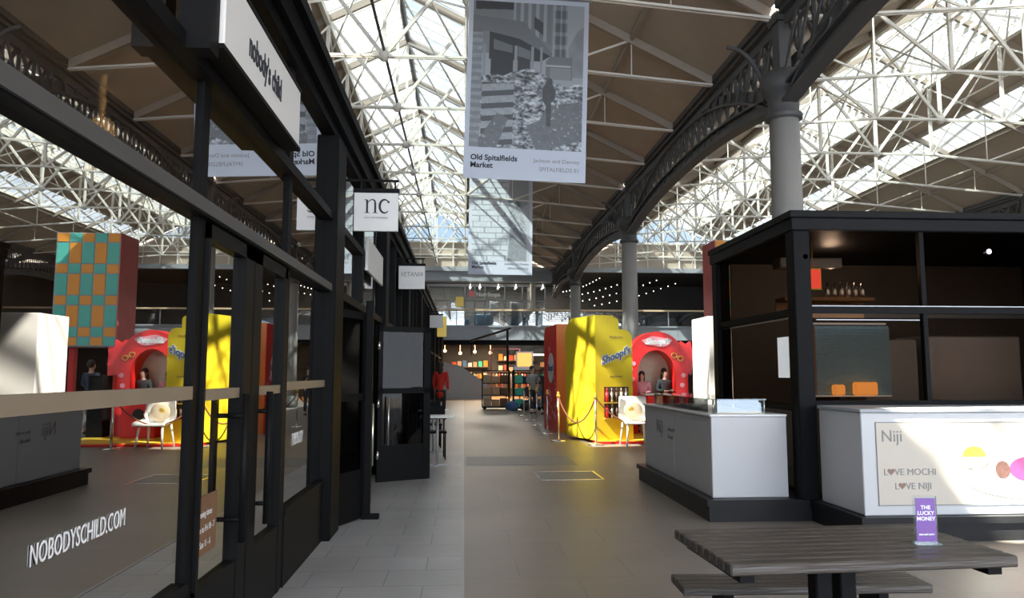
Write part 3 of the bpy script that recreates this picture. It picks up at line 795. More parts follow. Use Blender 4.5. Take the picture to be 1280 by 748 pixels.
# second bay: opening with folded doors
t2 = shop(2, 7.9, 12.6, 'black framed shopfront with folding doors standing open behind the first pillar', True)
b = MB(); b.box(GX - .006, GX, 7.9, 11.6, 2.49, 4.0); b.build('upper_pane', 'shop_glass', t2, world=True)
b = MB(); b.box(GX - .05, GX + .07, 9.6, 9.7, 2.5, 4.05); b.box(GX - .05, GX + .07, 7.9, 11.6, 3.12, 3.2); b.build('mullion', 'black_metal', t2, world=True)
b = MB(); b.bbox(-1.31, -1.27, 9.8, 11.6, 2.95, 3.40, .006); b.build('name_board', 'sign_white', t2, world=True)
w = MB(); w.box(-5.0, -4.9, 7.2, 43, 0, 4.0); struct('wall_shop_row', w, 'dark_wall')
w = MB(); w.box(-4.9, GX - .1, 12.1, 12.2, 0, 4.0); struct('wall_shop_party', w, 'dark_wall')
def leaf(loc, rz, width, label, H=2.28, foot=True):
    d = thing('folding_door_leaf', label, 'door', loc, rz, 'folding door leaves')
    f_ = 0.07
    b = MB(); b.box(0, f_, -.025, .025, 0.02, H); b.box(width - f_ * 1.6, width, -.025, .025, 0.02, H); b.box(0, width, -.025, .025, H - .08, H)
    b.box(0, width, -.025, .025, 1.30, 1.38); b.build('frame', 'black_paint', d)
    b = MB(); b.box(f_, width - f_, -.02, .02, 0.02, 0.55); b.build('kick_panel', 'black_paint', d)
    b = MB(); b.box(f_, width - f_, -.003, .003, 0.55, H - .08); b.build('door_pane', 'door_glass', d)
    b = MB(); b.cyl((f_ + .08, -.07, .55), (f_ + .08, -.07, 1.25), .014, n=8); b.cyl((f_ + .08, -.07, .6), (f_ + .08, 0, .6), .01, n=6); b.cyl((f_ + .08, -.07, 1.2), (f_ + .08, 0, 1.2), .01, n=6); b.build('pull_handle', 'chrome', d)
    for z in (.35, 1.1, 1.95): b = MB(); b.cyl((0, -.035, z), (0, -.035, z + .12), .022, n=8); b.build('hinge', 'chrome', d)
    return d
leaf((-1.27, 11.15, 0), math.atan2(.37, .74), .84, 'black folding door leaf with glass pane, wide open across the walkway', 2.30)
leaf((-1.42, 7.75, 0), math.atan2(.8, .32), .86, 'narrow black folding door leaf nearest the first pillar')
leaf((-1.10, 8.55, 0), math.atan2(2.6, -.17) , .88, 'black folding door leaf folded edge on behind the pillar')
q = MB(); q.bbox(-1.11, -1.03, 8.48, 8.56, 0.0, 2.42, .01); q.box(-1.12, -.93, 8.46, 8.56, 0, .05)
tag(q.build('door_post', 'black_paint'), 'slim black door post with foot bolt standing on the paving', 'post')

# further bays
for k, (a, c) in enumerate(((12.6, 17.6), (17.6, 22.7), (22.7, 27.8), (27.8, 32.9), (32.9, 38.0), (38.0, 43.0))):
    t = shop(3 + k, a, c, 'black framed shopfront further along the left row, %s after the folding doors' % ORD[k], False)
    b = MB(); b.box(GX - .006, GX, a, c - 1.0, 0.5, 4.0); b.build('window_pane', 'shop_glass', t, world=True)
    b = MB(); b.box(GX - .03, GX + .05, a, c - 1.0, 0, .5); b.build('kick_panel', 'black_metal', t, world=True)
    b = MB()
    for y in (a + 1.5, a + 3.0): b.box(GX - .05, GX + .07, y, y + .08, 0, 4.05)
    b.build('mullion', 'black_paint', t, world=True)
w = MB(); w.box(-9, -1.2, 43, 43.2, 0, 4.5); struct('wall_row_end', w, 'dark_wall')

def hanging_sign(y, lines, label, s=1.0):
    x0, x1 = -1.31, -0.79
    t = thing('hanging_sign', label, 'sign', ((x0 + x1) / 2, y, 3.27), 0, 'white hanging signs of the shop row')
    b = MB(); b.bbox(x0, x1, y - .02, y + .02, 3.27, 3.73, .004); sbd = b.build('sign_board', 'sign_white', t, world=True)
    b = MB(); b.box(x0 - .01, x1 + .01, y - .03, y + .03, 3.73, 3.78)
    b.bar((-1.45, y, 3.88), (x1, y, 3.88), .025); b.bar((x0 + .08, y, 3.76), (x0 + .08, y, 3.88), .02); b.bar((x1 - .04, y, 3.76), (x1 - .04, y, 3.88), .02)
    b.build('bracket', 'black_metal', t, world=True)
    return t
n1 = hanging_sign(8.75, None, 'white square hanging sign reading nc near the first pillar')
# serif letters n c drawn as strokes, plus the small line beneath
def stroke(mb, pts, wds, y):
    N = len(pts); L_ = []; R_ = []
    for i, (px, pz) in enumerate(pts):
        a = pts[max(0, i - 1)]; c = pts[min(N - 1, i + 1)]; dx, dz = c[0] - a[0], c[1] - a[1]; l = math.hypot(dx, dz) or 1
        nx, nz = -dz / l, dx / l; w_ = wds[i] if isinstance(wds, (list, tuple)) else wds
        L_.append((px + nx * w_ / 2, y, pz + nz * w_ / 2)); R_.append((px - nx * w_ / 2, y, pz - nz * w_ / 2))
    mb.add(L_ + R_, [(i, i + 1, N + i + 1, N + i) for i in range(N - 1)])
ys = 8.75 - .0225
b = MB()
stroke(b, [(-1.155, 3.49), (-1.155, 3.645)], .024, ys); stroke(b, [(-1.185, 3.488), (-1.125, 3.488)], .008, ys); stroke(b, [(-1.185, 3.643), (-1.155, 3.643)], .010, ys)
stroke(b, [(-1.145, 3.61), (-1.12, 3.64), (-1.09, 3.648), (-1.068, 3.635), (-1.06, 3.60), (-1.06, 3.49)], [.008, .012, .016, .02, .024, .024], ys); stroke(b, [(-1.09, 3.488), (-1.03, 3.488)], .008, ys)
cp_ = [(-0.95 + .058 * math.cos(a), 3.568 + .08 * math.sin(a)) for a in [math.radians(d) for d in range(45, 316, 18)]]
stroke(b, cp_, [.010 + .018 * math.sin(math.pi * i / (len(cp_) - 1)) for i in range(len(cp_))], ys); b.sphere((-.905, ys, 3.62), .014, 8, 6, (1, .1, 1))
b.build('sign_lettering', 'ink', children(n1)[0], world=True)
text('small_lettering', 'nails and company', 0.038, 'grey_ink', (-1.19, 8.725, 3.42), FACE_S, children(n1)[0], extrude=.001)
n2 = hanging_sign(14.8, None, 'white square hanging sign with thin lettering VETANIA beyond the second pillar')
text('sign_lettering', 'VETANIA', 0.13, 'grey_ink', (-1.28, 14.775, 3.52), FACE_S, children(n2)[0], extrude=.001, shear=.3, sx=.85)
n3 = hanging_sign(27.5, None, 'dark bracketed white sign farthest along the black shops')

# ------------------------------------------------------------------ banners in the nave
def polymask(U, V, pts):
    m = np.zeros(U.shape, bool); j = len(pts) - 1
    for i in range(len(pts)):
        (xi, yi), (xj, yj) = pts[i], pts[j]
        m ^= ((yi > V) != (yj > V)) & (U < (xj - xi) * (V - yi) / ((yj - yi) if yj != yi else 1e-9) + xi); j = i
    return m
def vnoise(U, V, sx, sy, seed):
    rs = np.random.RandomState(seed); G = rs.rand(int(sy) + 3, int(sx) + 3)
    x = np.clip(U, 0, 1) * sx; y = np.clip(V, 0, 1) * sy; xi = x.astype(int); yi = y.astype(int); fx = x - xi; fy = y - yi
    return (G[yi, xi] * (1 - fx) * (1 - fy) + G[yi, xi + 1] * fx * (1 - fy) + G[yi + 1, xi] * (1 - fx) * fy + G[yi + 1, xi + 1] * fx * fy)
def scene_big(U, V):
    # U 0..1 left to right, V 0 (top) .. 1 (bottom) of the printed photograph
    I = np.full(U.shape, 0.62)                                                  # sky
    I = np.where(polymask(U, V, [(0, -.1), (.72, -.1), (.72, .36), (0, .36)]), 0.40, I)
    st = 0.36 + .22 * (np.sin(U * 90) > .2); I = np.where(polymask(U, V, [(.36, .0), (.70, .0), (.70, .28), (.36, .16)]), st, I)   # upper storey
    I = np.where(polymask(U, V, [(.55, .09), (.63, .13), (.63, .22), (.55, .17)]), .10, I)
    I = np.where(polymask(U, V, [(.02, .0), (.36, .0), (.36, .05), (.02, .06)]), .06, I)
    I = np.where(polymask(U, V, [(.0, .10), (.45, .13), (.72, .34), (.72, .37), (.42, .25), (.15, .21), (0, .21)]), .33, I)          # curved canopy
    I = np.where(polymask(U, V, [(.15, .21), (.42, .25), (.70, .36), (.62, .40), (.15, .40)]), .05, I)                              # shade below it
    I = np.where(polymask(U, V, [(.0, .19), (.09, .19), (.09, .55), (0, .55)]), .30, I)
    I = np.where(polymask(U, V, [(.17, .30), (.37, .31), (.37, .53), (.17, .52)]), .04, I)
    I = np.where(polymask(U, V, [(.19, .26), (.36, .30), (.36, .35), (.19, .33)]), .30, I)
    I = np.where(polymask(U, V, [(.41, .30), (.52, .34), (.52, .50), (.41, .50)]), .07, I)
    I = np.where(polymask(U, V, [(.41, .30), (.52, .33), (.52, .39), (.41, .37)]), .32, I)
    for x in (.11, .39, .54, .62): I = np.where((abs(U - x) < .012) & (V > .30) & (V < .55), .50, I)
    tw = (U > .73) & (U < .85) & (V > .0) & (V < .40); I = np.where(tw, .42 + .16 * (np.sin(V * 70) > .5) - .2 * ((abs(U - .765) < .02) | (abs(U - .815) < .015)), I)   # church tower
    I = np.where(polymask(U, V, [(.86, .30), (.94, .18), (1.0, .14), (1, .50), (.88, .50)]), .40 + .1 * vnoise(U, V, 20, 20, 3), I)
    I = np.where(polymask(U, V, [(.66, .44), (.66, .40), (.70, .36), (.90, .36), (.90, .52), (.66, .52)]), .34, I)                    # lorry
    I = np.where((U > .66) & (U < .89) & (abs(V - .425) < .006), .75, I); I = np.where((U > .70) & (U < .89) & (V > .44) & (V < .52), .46, I)
    # heaps of crates
    h = .50 + .05 * np.sin(U * 9) - .05 * np.exp(-((U - .2) / .15) ** 2) + .02 * vnoise(U, V, 14, 2, 8)
    crates = V > h
    tex = vnoise(U, V, 60, 110, 1) * .55 + vnoise(U, V, 24, 60, 2) * .45
    slat = (np.sin(V * 190 + 5 * vnoise(U, V, 9, 9, 5)) > .1)
    ct = np.clip(.02 + 1.5 * (tex - .22) + .14 * slat, 0, 1)
    I = np.where(crates, ct, I)
    I = np.where((U < .09) & (V > .22), .40 + .25 * (np.sin(V * 120) > 0) * tex, I)
    col = (U > .10) & (U < .38) & (V > .56) & (V < .98); I = np.where(col, .16 + .5 * (np.sin(V * 75 + U * 6) > -.2) * (.6 + .5 * tex), I)
    road = polymask(U, V, [(.68, .70), (1.0, .66), (1, .92), (.60, 1.02), (.50, .84), (.62, .80)]) | polymask(U, V, [(.08, .95), (.24, .76), (.34, .80), (.24, 1.0), (.08, 1.0)])
    I = np.where(road, .25 + .10 * tex + .35 * (vnoise(U, V, 50, 70, 9) > .83), I)
    man = polymask(U, V, [(.64, .58), (.68, .53), (.72, .54), (.76, .60), (.75, .66), (.72, .68), (.72, .84), (.68, .84), (.67, .70), (.64, .66)]) | (((U - .70) / .025) ** 2 + ((V - .525) / .016) ** 2 < 1)
    I = np.where(man, .09 + .1 * tex, I)
    return np.clip(I, 0, 1)
def scene_small(U, V):
    I = .55 + .35 * vnoise(U, V, 8, 10, 21)
    box = (U < .62); s_ = (np.sin(V * 44 + 2 * np.sin(U * 7)) > -.55); t_ = vnoise(U, V, 40, 60, 22)
    ro = np.floor(V * 15); edge_ = (np.mod(V * 15, 1) < .16) | (np.mod(U * 3.2 + .37 * ro, 1) < .07); I = np.where(box, np.where(edge_, .45, .78 + .22 * t_), I)
    I = np.where(polymask(U, V, [(.66, .0), (.98, .0), (.98, .32), (.86, .38), (.62, .30)]), .45, I)
    man = polymask(U, V, [(.58, .34), (.70, .28), (.78, .30), (.84, .42), (.94, .52), (.94, .80), (.86, .86), (.74, .78), (.70, .62), (.62, .58), (.66, .44)])
    I = np.where(man, .30 + .5 * t_, I)
    I = np.where(polymask(U, V, [(.66, .44), (.30, .40), (.30, .37), (.68, .36)]), .75, I)
    I = np.where(((U - .79) / .06) ** 2 + ((V - .33) / .035) ** 2 < 1, .22, I)
    I = np.where(polymask(U, V, [(.66, .62), (.78, .60), (.95, .80), (.95, 1), (.62, 1)]), .28 + .15 * t_, I)
    return np.clip(I, 0, 1)
GAM = [1.35]
def banner(x0, x1, y, z0, z1, label, fn, swing, mx, bot, top, nx, nz, fnt):
    cx_ = (x0 + x1) / 2; W_ = x1 - x0; H_ = z1 - z0
    t = thing('hanging_banner', label, 'banner', (cx_, y, z0), 0, 'tall printed banners hung from the roof')
    t.rotation_euler = (0, swing, 0)
    b = MB(); b.box(-W_ / 2, W_ / 2, -.004, .004, 0, H_); cl_ = b.build('cloth', 'banner_cloth', t)
    # print
    u = np.linspace(0, 1, nx); v = np.linspace(0, 1, nz); U, V = np.meshgrid(u, v)
    I = fn(U, V)
    pw = W_ - 2 * mx; ph = H_ - bot - top
    vs = np.stack([-W_ / 2 + mx + U * pw, np.full(U.shape, -.006), bot + (1 - V) * ph], -1).reshape(-1, 3)
    idx = np.arange(nx * nz).reshape(nz, nx)
    fs = np.stack([idx[:-1, :-1], idx[1:, :-1], idx[1:, 1:], idx[:-1, 1:]], -1).reshape(-1, 4)
    me = bpy.data.meshes.new('photo_print'); me.from_pydata([tuple(map(float, p)) for p in vs], [], [tuple(map(int, f_)) for f_ in fs])
    ca = me.color_attributes.new('Col', 'FLOAT_COLOR', 'POINT')
    lin = (I ** GAM[0]).reshape(-1) * .66 + .06
    cols = np.stack([lin * .93, lin * 1.0, lin * 1.06, np.ones(lin.shape)], -1).astype(np.float32)
    ca.data.foreach_set('color', cols.reshape(-1)); me.materials.append(M['print'])
    o = bpy.data.objects.new('photo_print', me); COL.objects.link(o); o.parent = cl_
    b = MB(); b.cyl((-W_ / 2 - .05, 0, H_), (W_ / 2 + .05, 0, H_), .03, n=10); b.build('top_pole', 'grey_metal', t)
    b = MB()
    for sx_ in (-1, 1):
        b.cyl((sx_ * W_ * .45, 0, H_), (sx_ * W_ * .45, 0, rz_at(cx_ + sx_ * W_ * .45, -1.7) - z0 - .05), .006, n=6)
    b.build('cord', 'grey_metal', t)
    def tx(name, s_, size, x, z, m_='ink', al='LEFT', bold=0):
        cu = text(name, s_, size, m_, (0, 0, 0), (0, 0, 0), None, al, .001, bold=bold); cu.parent = cl_
        cu.rotation_euler = FACE_S; cu.location = (x, -.009, z)
    tx('banner_title', 'Old Spitalfields', .15, -W_ / 2 + .13, .37, bold=.004); tx('banner_title', 'Market', .15, -W_ / 2 + .13, .22, bold=.004)
    tx('banner_caption', 'Jackson and Denney', .11, W_ / 2 - .12, .37, 'grey_ink', 'RIGHT'); tx('banner_caption', 'SPITALFIELDS E1', .11, W_ / 2 - .12, .20, 'grey_ink', 'RIGHT')
    return t
mat('banner_cloth', (0.60, 0.64, 0.72), 0.7)
banner(-0.05, 2.32, 14.0, 5.30, 9.0, 'large grey banner with a street photograph of stacked crates, nearest in the nave', scene_big, math.radians(1.8), .09, .62, .12, 230, 360, None)
GAM[0] = 1.0  # print lightened so the sunlit look sits in its colour
banner(0.12, 2.47, 27.0, 5.2, 9.0, 'bright banner hanging behind the large one, showing a man beside boxes', scene_small, math.radians(0.6), .11, .50, .12, 110, 170, None)

# ------------------------------------------------------------------ Niji kiosk
kx0, kx1, ky0, ky1, kH = 3.66, 8.6, 8.0, 10.75, 3.42
K = thing('food_kiosk', 'dark glazed food kiosk with black frame and black flat roof', 'kiosk', ((kx0 + kx1) / 2, ky0, 0))
for (x, y) in ((kx0, ky0), (kx0, ky1 - .2), (kx1 - .2, ky0), (kx1 - .2, ky1 - .2)):
    b = MB(); b.bbox(x, x + .2, y, y + .2, 0.236, 3.2, .012); b.build('corner_post', 'black_paint', K, world=True)
b = MB(); b.bbox(kx0 - .02, kx1 + .02, ky0 - .02, ky1 + .02, 3.20, 3.34, .01); b.bbox(kx0 - .04, kx1 + .04, ky0 - .04, ky1 + .04, 3.34, kH, .01); b.build('roof', 'black_metal', K, world=True)
b = MB()
b.box(kx0 + .2, kx1 - .2, ky0 + .02, ky0 + .12, 2.27, 2.34); b.box(kx0 + .02, kx0 + .12, ky0 + .2, ky1 - .2, 2.25, 2.33)
b.box(kx0 + .2, kx1 - .2, ky0 + .03, ky0 + .11, 1.22, 1.30); b.box(kx0 + .03, kx0 + .11, ky0 + .2, ky1 - .2, 1.18, 1.25)
for x in (5.15,): b.box(x, x + .05, ky0 + .03, ky0 + .1, 1.3, 3.2)
b.build('cross_rail', 'black_paint', K, world=True)
b = MB(); b.box(kx0 + .2, kx1 - .2, ky0 + .02, ky0 + .03, 2.345, 2.355); b.box(kx0 + .25, 5.1, ky0 + .02, ky0 + .028, 2.19, 2.20); b.build('trim_strip', 'grey_metal', K, world=True)
for nm, bx in (('front_upper_screen', (kx0 + .2, kx1 - .2, ky0 + .06, ky0 + .07, 2.30, 3.2)), ('front_lower_screen', (kx0 + .2, kx1 - .2, ky0 + .06, ky0 + .07, 1.30, 2.22)),
               ('side_upper_screen', (kx0 + .06, kx0 + .07, ky0 + .2, ky1 - .2, 2.30, 3.2)), ('side_lower_screen', (kx0 + .06, kx0 + .07, ky0 + .2, ky1 - .2, 1.25, 2.22))):
    b = MB(); b.box(*bx); b.build(nm, 'kiosk_glass', K, world=True)
b = MB(); b.box(kx0 + .25, kx1, ky1 - .12, ky1 - .08, .24, 3.2); b.box(kx1 - .12, kx1 - .08, ky0 + .2, ky1 - .2, .24, 3.2); b.build('back_wall', 'kiosk_lining', K, world=True)
b = MB(); b.box(kx0 + .2, kx1 - .1, ky0 + .15, ky1 - .15, .237, .27); b.build('deck', 'dark_wall', K, world=True)
for x, z in ((3.75 + .0, 2.9), (5.9, 2.98)):
    b = MB(); b.cyl((x + .05, ky0 + .0, z), (x + .05, ky0 + .06, z), .03, n=10); b.build('bolt', 'chrome', K, world=True)
# inside the kiosk
q = thing('inner_hatch', 'blue ribbed roller hatch inside the kiosk front window', 'hatch', (4.5, 8.5, 1.3))
b = MB()
for k in range(22): b.box(4.12, 5.02, 8.50, 8.52, 1.36 + k * .036, 1.385 + k * .036)
b.box(4.12, 5.02, 8.52, 8.53, 1.34, 2.16); b.build('slats', 'blue_screen', q, world=True)
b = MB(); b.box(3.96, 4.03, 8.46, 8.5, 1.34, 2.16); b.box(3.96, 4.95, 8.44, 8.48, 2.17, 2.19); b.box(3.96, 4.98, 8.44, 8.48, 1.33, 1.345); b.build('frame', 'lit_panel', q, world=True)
b = MB(); b.box(4.04, 4.10, 8.47, 8.52, 1.34, 2.14); b.build('side_strip', 'wood_warm', q, world=True)
for i, (x, w_) in enumerate(((4.25, .14), (4.50, .28))):
    b = MB(); b.bbox(x, x + w_, 8.36, 8.44, 1.345, 1.47 + .03 * i, .02)
    tag(b.build('snack_box', 'amber_lit'), ['small orange glowing box on the kiosk sill at left', 'wider orange glowing box on the kiosk sill at right'][i], 'box')
q = thing('red_menu_sign', 'small glowing red menu sign high inside the kiosk', 'sign', (4.12, 8.6, 2.62))
b = MB(); b.box(4.10, 4.26, 8.6, 8.62, 2.62, 2.84); b.build('lit_face', 'red_sign_lit', q, world=True)
b = MB(); b.box(4.08, 4.28, 8.62, 8.64, 2.60, 2.86); b.cyl((4.18, 8.63, 2.86), (4.18, 8.63, 3.2), .008, n=6); b.build('back_plate', 'gold', q, world=True)
q = MB(); q.box(3.95, 5.1, 8.9, 9.2, 2.50, 2.54); q.box(3.95, 5.1, 9.18, 9.2, 2.30, 2.5)
tag(q.build('high_shelf', 'wood_warm'), 'wooden high shelf across the kiosk interior', 'shelf')
for i in range(6):
    q = MB(); x = 4.55 + i * .09; q.lathe([(.02, 0), (.035, .02), (.035, .12), (.015, .16), (.015, .2)], c=(x, 9.02, 2.54), n=10)
    tag(q.build('bottle', 'chrome'), 'small silver bottle on the kiosk high shelf, %s from the left' % ORD[i], 'bottle', 'bottles on the kiosk shelf')
q = MB(); q.bbox(3.95, 4.75, 9.0, 9.25, 2.92, 3.05, .01); tag(q.build('extractor_hood', 'grey_metal'), 'grey extractor hood box under the kiosk roof', 'hood')
q = MB(); q.bbox(5.3, 6.05, 9.6, 10.3, .275, 2.05, .02); tag(q.build('tall_standin', 'facade_grey'), 'tall pale fridge added inside the kiosk to suggest a window reflection, left of the pair', 'standin')  # two blocks added to read as a pale reflection in the kiosk window
q = MB(); q.bbox(6.15, 7.5, 9.6, 10.3, .275, 2.1, .02); tag(q.build('wide_standin', 'grey_metal'), 'wide grey fridge added inside the kiosk to suggest a window reflection, right of the tall one', 'standin')
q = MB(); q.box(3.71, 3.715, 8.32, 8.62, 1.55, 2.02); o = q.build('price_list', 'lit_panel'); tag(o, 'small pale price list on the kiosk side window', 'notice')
l = bpy.data.lights.new('kiosk_light', 'POINT'); l.energy = 26; l.color = (1, .82, .64); l.shadow_soft_size = .1
o = bpy.data.objects.new('kiosk_light', l); COL.objects.link(o); o.location = (4.7, 9.2, 3.0)

# plinth
b = MB()
b.prism([(2.66, 8.08), (3.80, 8.08), (3.80, 7.02), (8.7, 7.02), (8.7, 11.05), (2.66, 11.35)], 'z', 0, 0.17)
b.prism([(2.63, 8.05), (3.77, 8.05), (3.77, 6.99), (8.73, 6.99), (8.73, 11.08), (2.63, 11.38)], 'z', 0.17, 0.235)
tag(b.build('kiosk_plinth', 'plinth_black'), 'black skirting plinth running round the foot of the white counters', 'plinth')
# left counter
C1 = thing('serving_counter', 'plain white side counter with faint Niji lettering, left of the black post', 'counter', (3.1, 8.2, .235))
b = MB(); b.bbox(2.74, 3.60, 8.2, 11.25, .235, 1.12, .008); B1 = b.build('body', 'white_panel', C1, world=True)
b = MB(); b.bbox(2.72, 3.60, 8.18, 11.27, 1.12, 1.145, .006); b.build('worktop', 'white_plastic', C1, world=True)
b = MB(); b.box(2.736, 2.742, 9.7, 9.706, .25, 1.12); b.box(2.739, 2.741, 8.21, 11.2, 1.06, 1.064); b.build('panel_joint', 'grey_metal', C1, world=True)
text('counter_lettering', 'Niji', 0.26, 'grey_ink', (2.735, 10.55, .78), FACE_W, B1, sx=.9)
text('counter_lettering', 'love mochi', 0.07, 'grey_ink', (2.735, 9.95, .84), FACE_W, B1); text('counter_lettering', 'love niji', 0.07, 'grey_ink', (2.735, 9.95, .74), FACE_W, B1)
G1 = thing('glass_display_guard', 'low clear glass display guard standing on the white side counter', 'display case', (3.1, 9.2, 1.145))
b = MB(); b.box(2.80, 2.81, 8.5, 10.9, 1.146, 1.30); b.box(2.80, 3.4, 8.30, 8.31, 1.146, 1.30); b.build('glass_side', 'clear_glass', G1, world=True)
b = MB(); b.box(2.80, 3.42, 8.30, 10.9, 1.30, 1.312); b.build('glass_top', 'clear_glass', G1, world=True)
b = MB()
for x, y in ((2.81, 8.32), (3.40, 8.32), (2.81, 9.6), (2.81, 10.88)): b.cyl((x, y, 1.146), (x, y, 1.30), .010, n=8)
b.build('corner_rod', 'chrome', G1, world=True)
# right counter
C2 = thing('poster_counter', 'white front counter carrying the sunlit Niji mochi poster', 'counter', (6.2, 7.1, .235))
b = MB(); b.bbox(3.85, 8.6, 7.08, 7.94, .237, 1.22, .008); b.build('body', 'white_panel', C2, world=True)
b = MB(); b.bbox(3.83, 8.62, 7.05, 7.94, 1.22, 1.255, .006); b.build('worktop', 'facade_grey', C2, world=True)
b = MB()
for z in (.33, 1.12): b.box(3.99, 8.4, 7.070, 7.078, z, z + .008)
for x in (3.99,): b.box(x, x + .006, 7.070, 7.078, .33, 1.12)
b.build('poster_border', 'grey_ink', C2, world=True)
b = MB(); b.box(3.996, 8.4, 7.073, 7.079, .338, 1.12); mat('poster_cream', (.56, .50, .42), .4); PO = b.build('poster', 'poster_cream', C2, world=True)
yp = 7.071
text('poster_lettering', 'Niji', .16, 'grey_ink', (4.04, yp, .94), FACE_S, PO, sx=.95)
text('poster_lettering', 'L', .09, 'grey_ink', (4.05, yp, .62), FACE_S, PO); text('poster_lettering', 'VE MOCHI', .09, 'grey_ink', (4.16, yp, .62), FACE_S, PO)
text('poster_lettering', 'L', .09, 'grey_ink', (4.155, yp, .485), FACE_S, PO); text('poster_lettering', 'VE NIJI', .09, 'grey_ink', (4.265, yp, .485), FACE_S, PO)
def heart(mb, cx_, cz, r_, y):
    pts = [(cx_ + r_ * .062 * 16 * math.sin(t) ** 3, cz + r_ * .062 * (13 * math.cos(t) - 5 * math.cos(2 * t) - 2 * math.cos(3 * t) - math.cos(4 * t))) for t in [math.tau * i / 24 for i in range(24)]]
    mb.prism(pts, 'y', y - .002, y)
b = MB(); heart(b, 4.125, .655, .036, yp); heart(b, 4.23, .52, .036, yp); b.build('poster_heart', 'brown_ink', PO, world=True)
def disc(mb, cx_, cz, rx, rz_, y, a0=0, a1=360, th=.002):
    n = 28; pts = [(cx_ + rx * math.cos(math.radians(a0 + (a1 - a0) * i / n)), cz + rz_ * math.sin(math.radians(a0 + (a1 - a0) * i / n))) for i in range(n + (a1 - a0 < 360))]
    mb.prism(pts, 'y', y - th, y)
b = MB(); disc(b, 5.62, .62, .80, .24, yp, 180, 360); disc(b, 5.62, .62, .80, .08, yp - .001); b.build('poster_plate', 'white_plastic', PO, world=True)
b = MB(); stroke(b, [(5.62 + .80 * math.cos(math.radians(a)), .62 + .24 * math.sin(math.radians(a))) for a in range(200, 345, 6)], .008, yp - .004); b.build('poster_plate_edge', 'grey_ink', PO, world=True)
b = MB(); disc(b, 4.97, .77, .14, .10, yp - .003); b.build('poster_mochi', 'white_plastic', PO, world=True)
b = MB(); disc(b, 4.97, .79, .12, .10, yp - .006, 0, 180); b.build('poster_mochi', 'mochi_yellow', PO, world=True)
b = MB(); stroke(b, [(4.97 + .16 * math.cos(math.radians(a)), .74 + .06 * math.sin(math.radians(a))) for a in range(190, 350, 8)], .008, yp - .008); b.build('poster_mochi_edge', 'brown_ink', PO, world=True)
b = MB(); disc(b, 5.25, .665, .075, .085, yp - .006); b.build('poster_berry', 'berry', PO, world=True)
b = MB(); disc(b, 5.50, .67, .18, .115, yp - .004); b.build('poster_mochi', 'hot_pink', PO, world=True)
b = MB(); disc(b, 5.95, .80, .14, .11, yp - .004); b.build('poster_mochi', 'orange', PO, world=True)
b = MB(); stroke(b, [(5.55, .95), (5.63, .90), (5.7, .88)], .012, yp - .008); b.build('poster_twig', 'wood_dark', PO, world=True)

# grey white box unit behind the kiosk and tall checkered tower
q = MB(); q.bbox(4.26, 7.6, 12.75, 13.7, 0, 2.6, .01); tag(q.build('white_cabinet', 'white_panel'), 'tall plain white cabinet block behind the dark kiosk', 'cabinet')
T = thing('checkered_tower', 'tall tower sign with teal and orange checks and pink side panel', 'tower sign', (9.9, 26.0, 0))
tx0, tx1, ty0, ty1 = 9.0, 11.15, 26.0, 27.4
b = MB(); b.bbox(tx0 + .02, tx1, ty0 + .02, ty1, 2.5, 6.4, .01); b.build('body', 'facade_grey', T, world=True)
b = MB(); b.box(tx0, tx0 + .02, ty0, ty1, 2.5, 6.4); b.build('side_panel', 'pink_red', T, world=True)
for x, y in ((tx0 + .05, ty0 + .05), (tx1 - .25, ty0 + .05), (tx0 + .05, ty1 - .25), (tx1 - .25, ty1 - .25)):
    b = MB(); b.box(x, x + .2, y, y + .2, 0, 2.5); b.build('leg', 'red', T, world=True)
rows = [.5, 1.1, .5, 1.1, .5, 1.1, .5, .45]; zt = 6.4; sc_ = (6.4 - 2.52) / sum(rows)
mat('teal', (.10, .52, .42), .5); mat('check_orange', (.85, .33, .04), .5)
bt, bo = MB(), MB()
z = zt
for r_, h_ in enumerate(rows):
    zh = z - h_ * sc_
    for c_ in range(5):
        x = tx0 + .04 + c_ * .42; (bo if (r_ + c_) % 2 == 0 else bt).box(x, x + .38, ty0 - .005, ty0 + .01, zh + .02, z - .02)
    z = zh
bt.build('teal_checks', 'teal', T, world=True); bo.build('orange_checks', 'check_orange', T, world=True)

# ------------------------------------------------------------------ yellow booth, orange booth, red arch on the platform
P = thing('platform', 'low yellow platform with red rim under the yellow booth', 'platform', (4.6, 18.2, 0))
b = MB(); b.bbox(3.0, 6.3, 16.98, 19.9, 0, .05, .01); b.build('rim', 'red', P, world=True)
b = MB(); b.box(3.05, 6.25, 17.05, 19.85, .05, .07); b.build('top', 'yellow_deck', P, world=True)
def rounded(x0, x1, z0, z1, r, sides=(True, True), n=8):
    pts = [(x0, z0), (x1, z0)]
    if sides[1]: pts += [(x1 - r + r * math.cos(a), z1 - r + r * math.sin(a)) for a in [math.pi / 2 * i / n for i in range(n + 1)]]
    else: pts += [(x1, z1)]
    if sides[0]: pts += [(x0 + r - r * math.sin(a), z1 - r + r * math.cos(a)) for a in [math.pi / 2 * i / n for i in range(n + 1)]]
    else: pts += [(x0, z1)]
    return pts
def booth(name, label, loc, rz, main, face, D, W, H, group):
    t = thing(name, label, 'booth', loc, rz, group)
    a = W * .50
    b = MB()
    b.prism(rounded(0, D, 0, H, .45, (False, True)), 'x', 0, a)       # side profile rounded at the far top corner
    b.build('side_block', main, t)
    b = MB()
    b.prism(rounded(a, a + .14, 0, H - .05, .10, (False, True)), 'y', 0, D * .8)
    b.prism(rounded(a + .14, W, 0, H - .32, .22, (False, True)), 'y', 0, D * .7)
    t_front = b.build('front_block', main, t)
    return t
rzY = math.atan2(.47, 1.51)
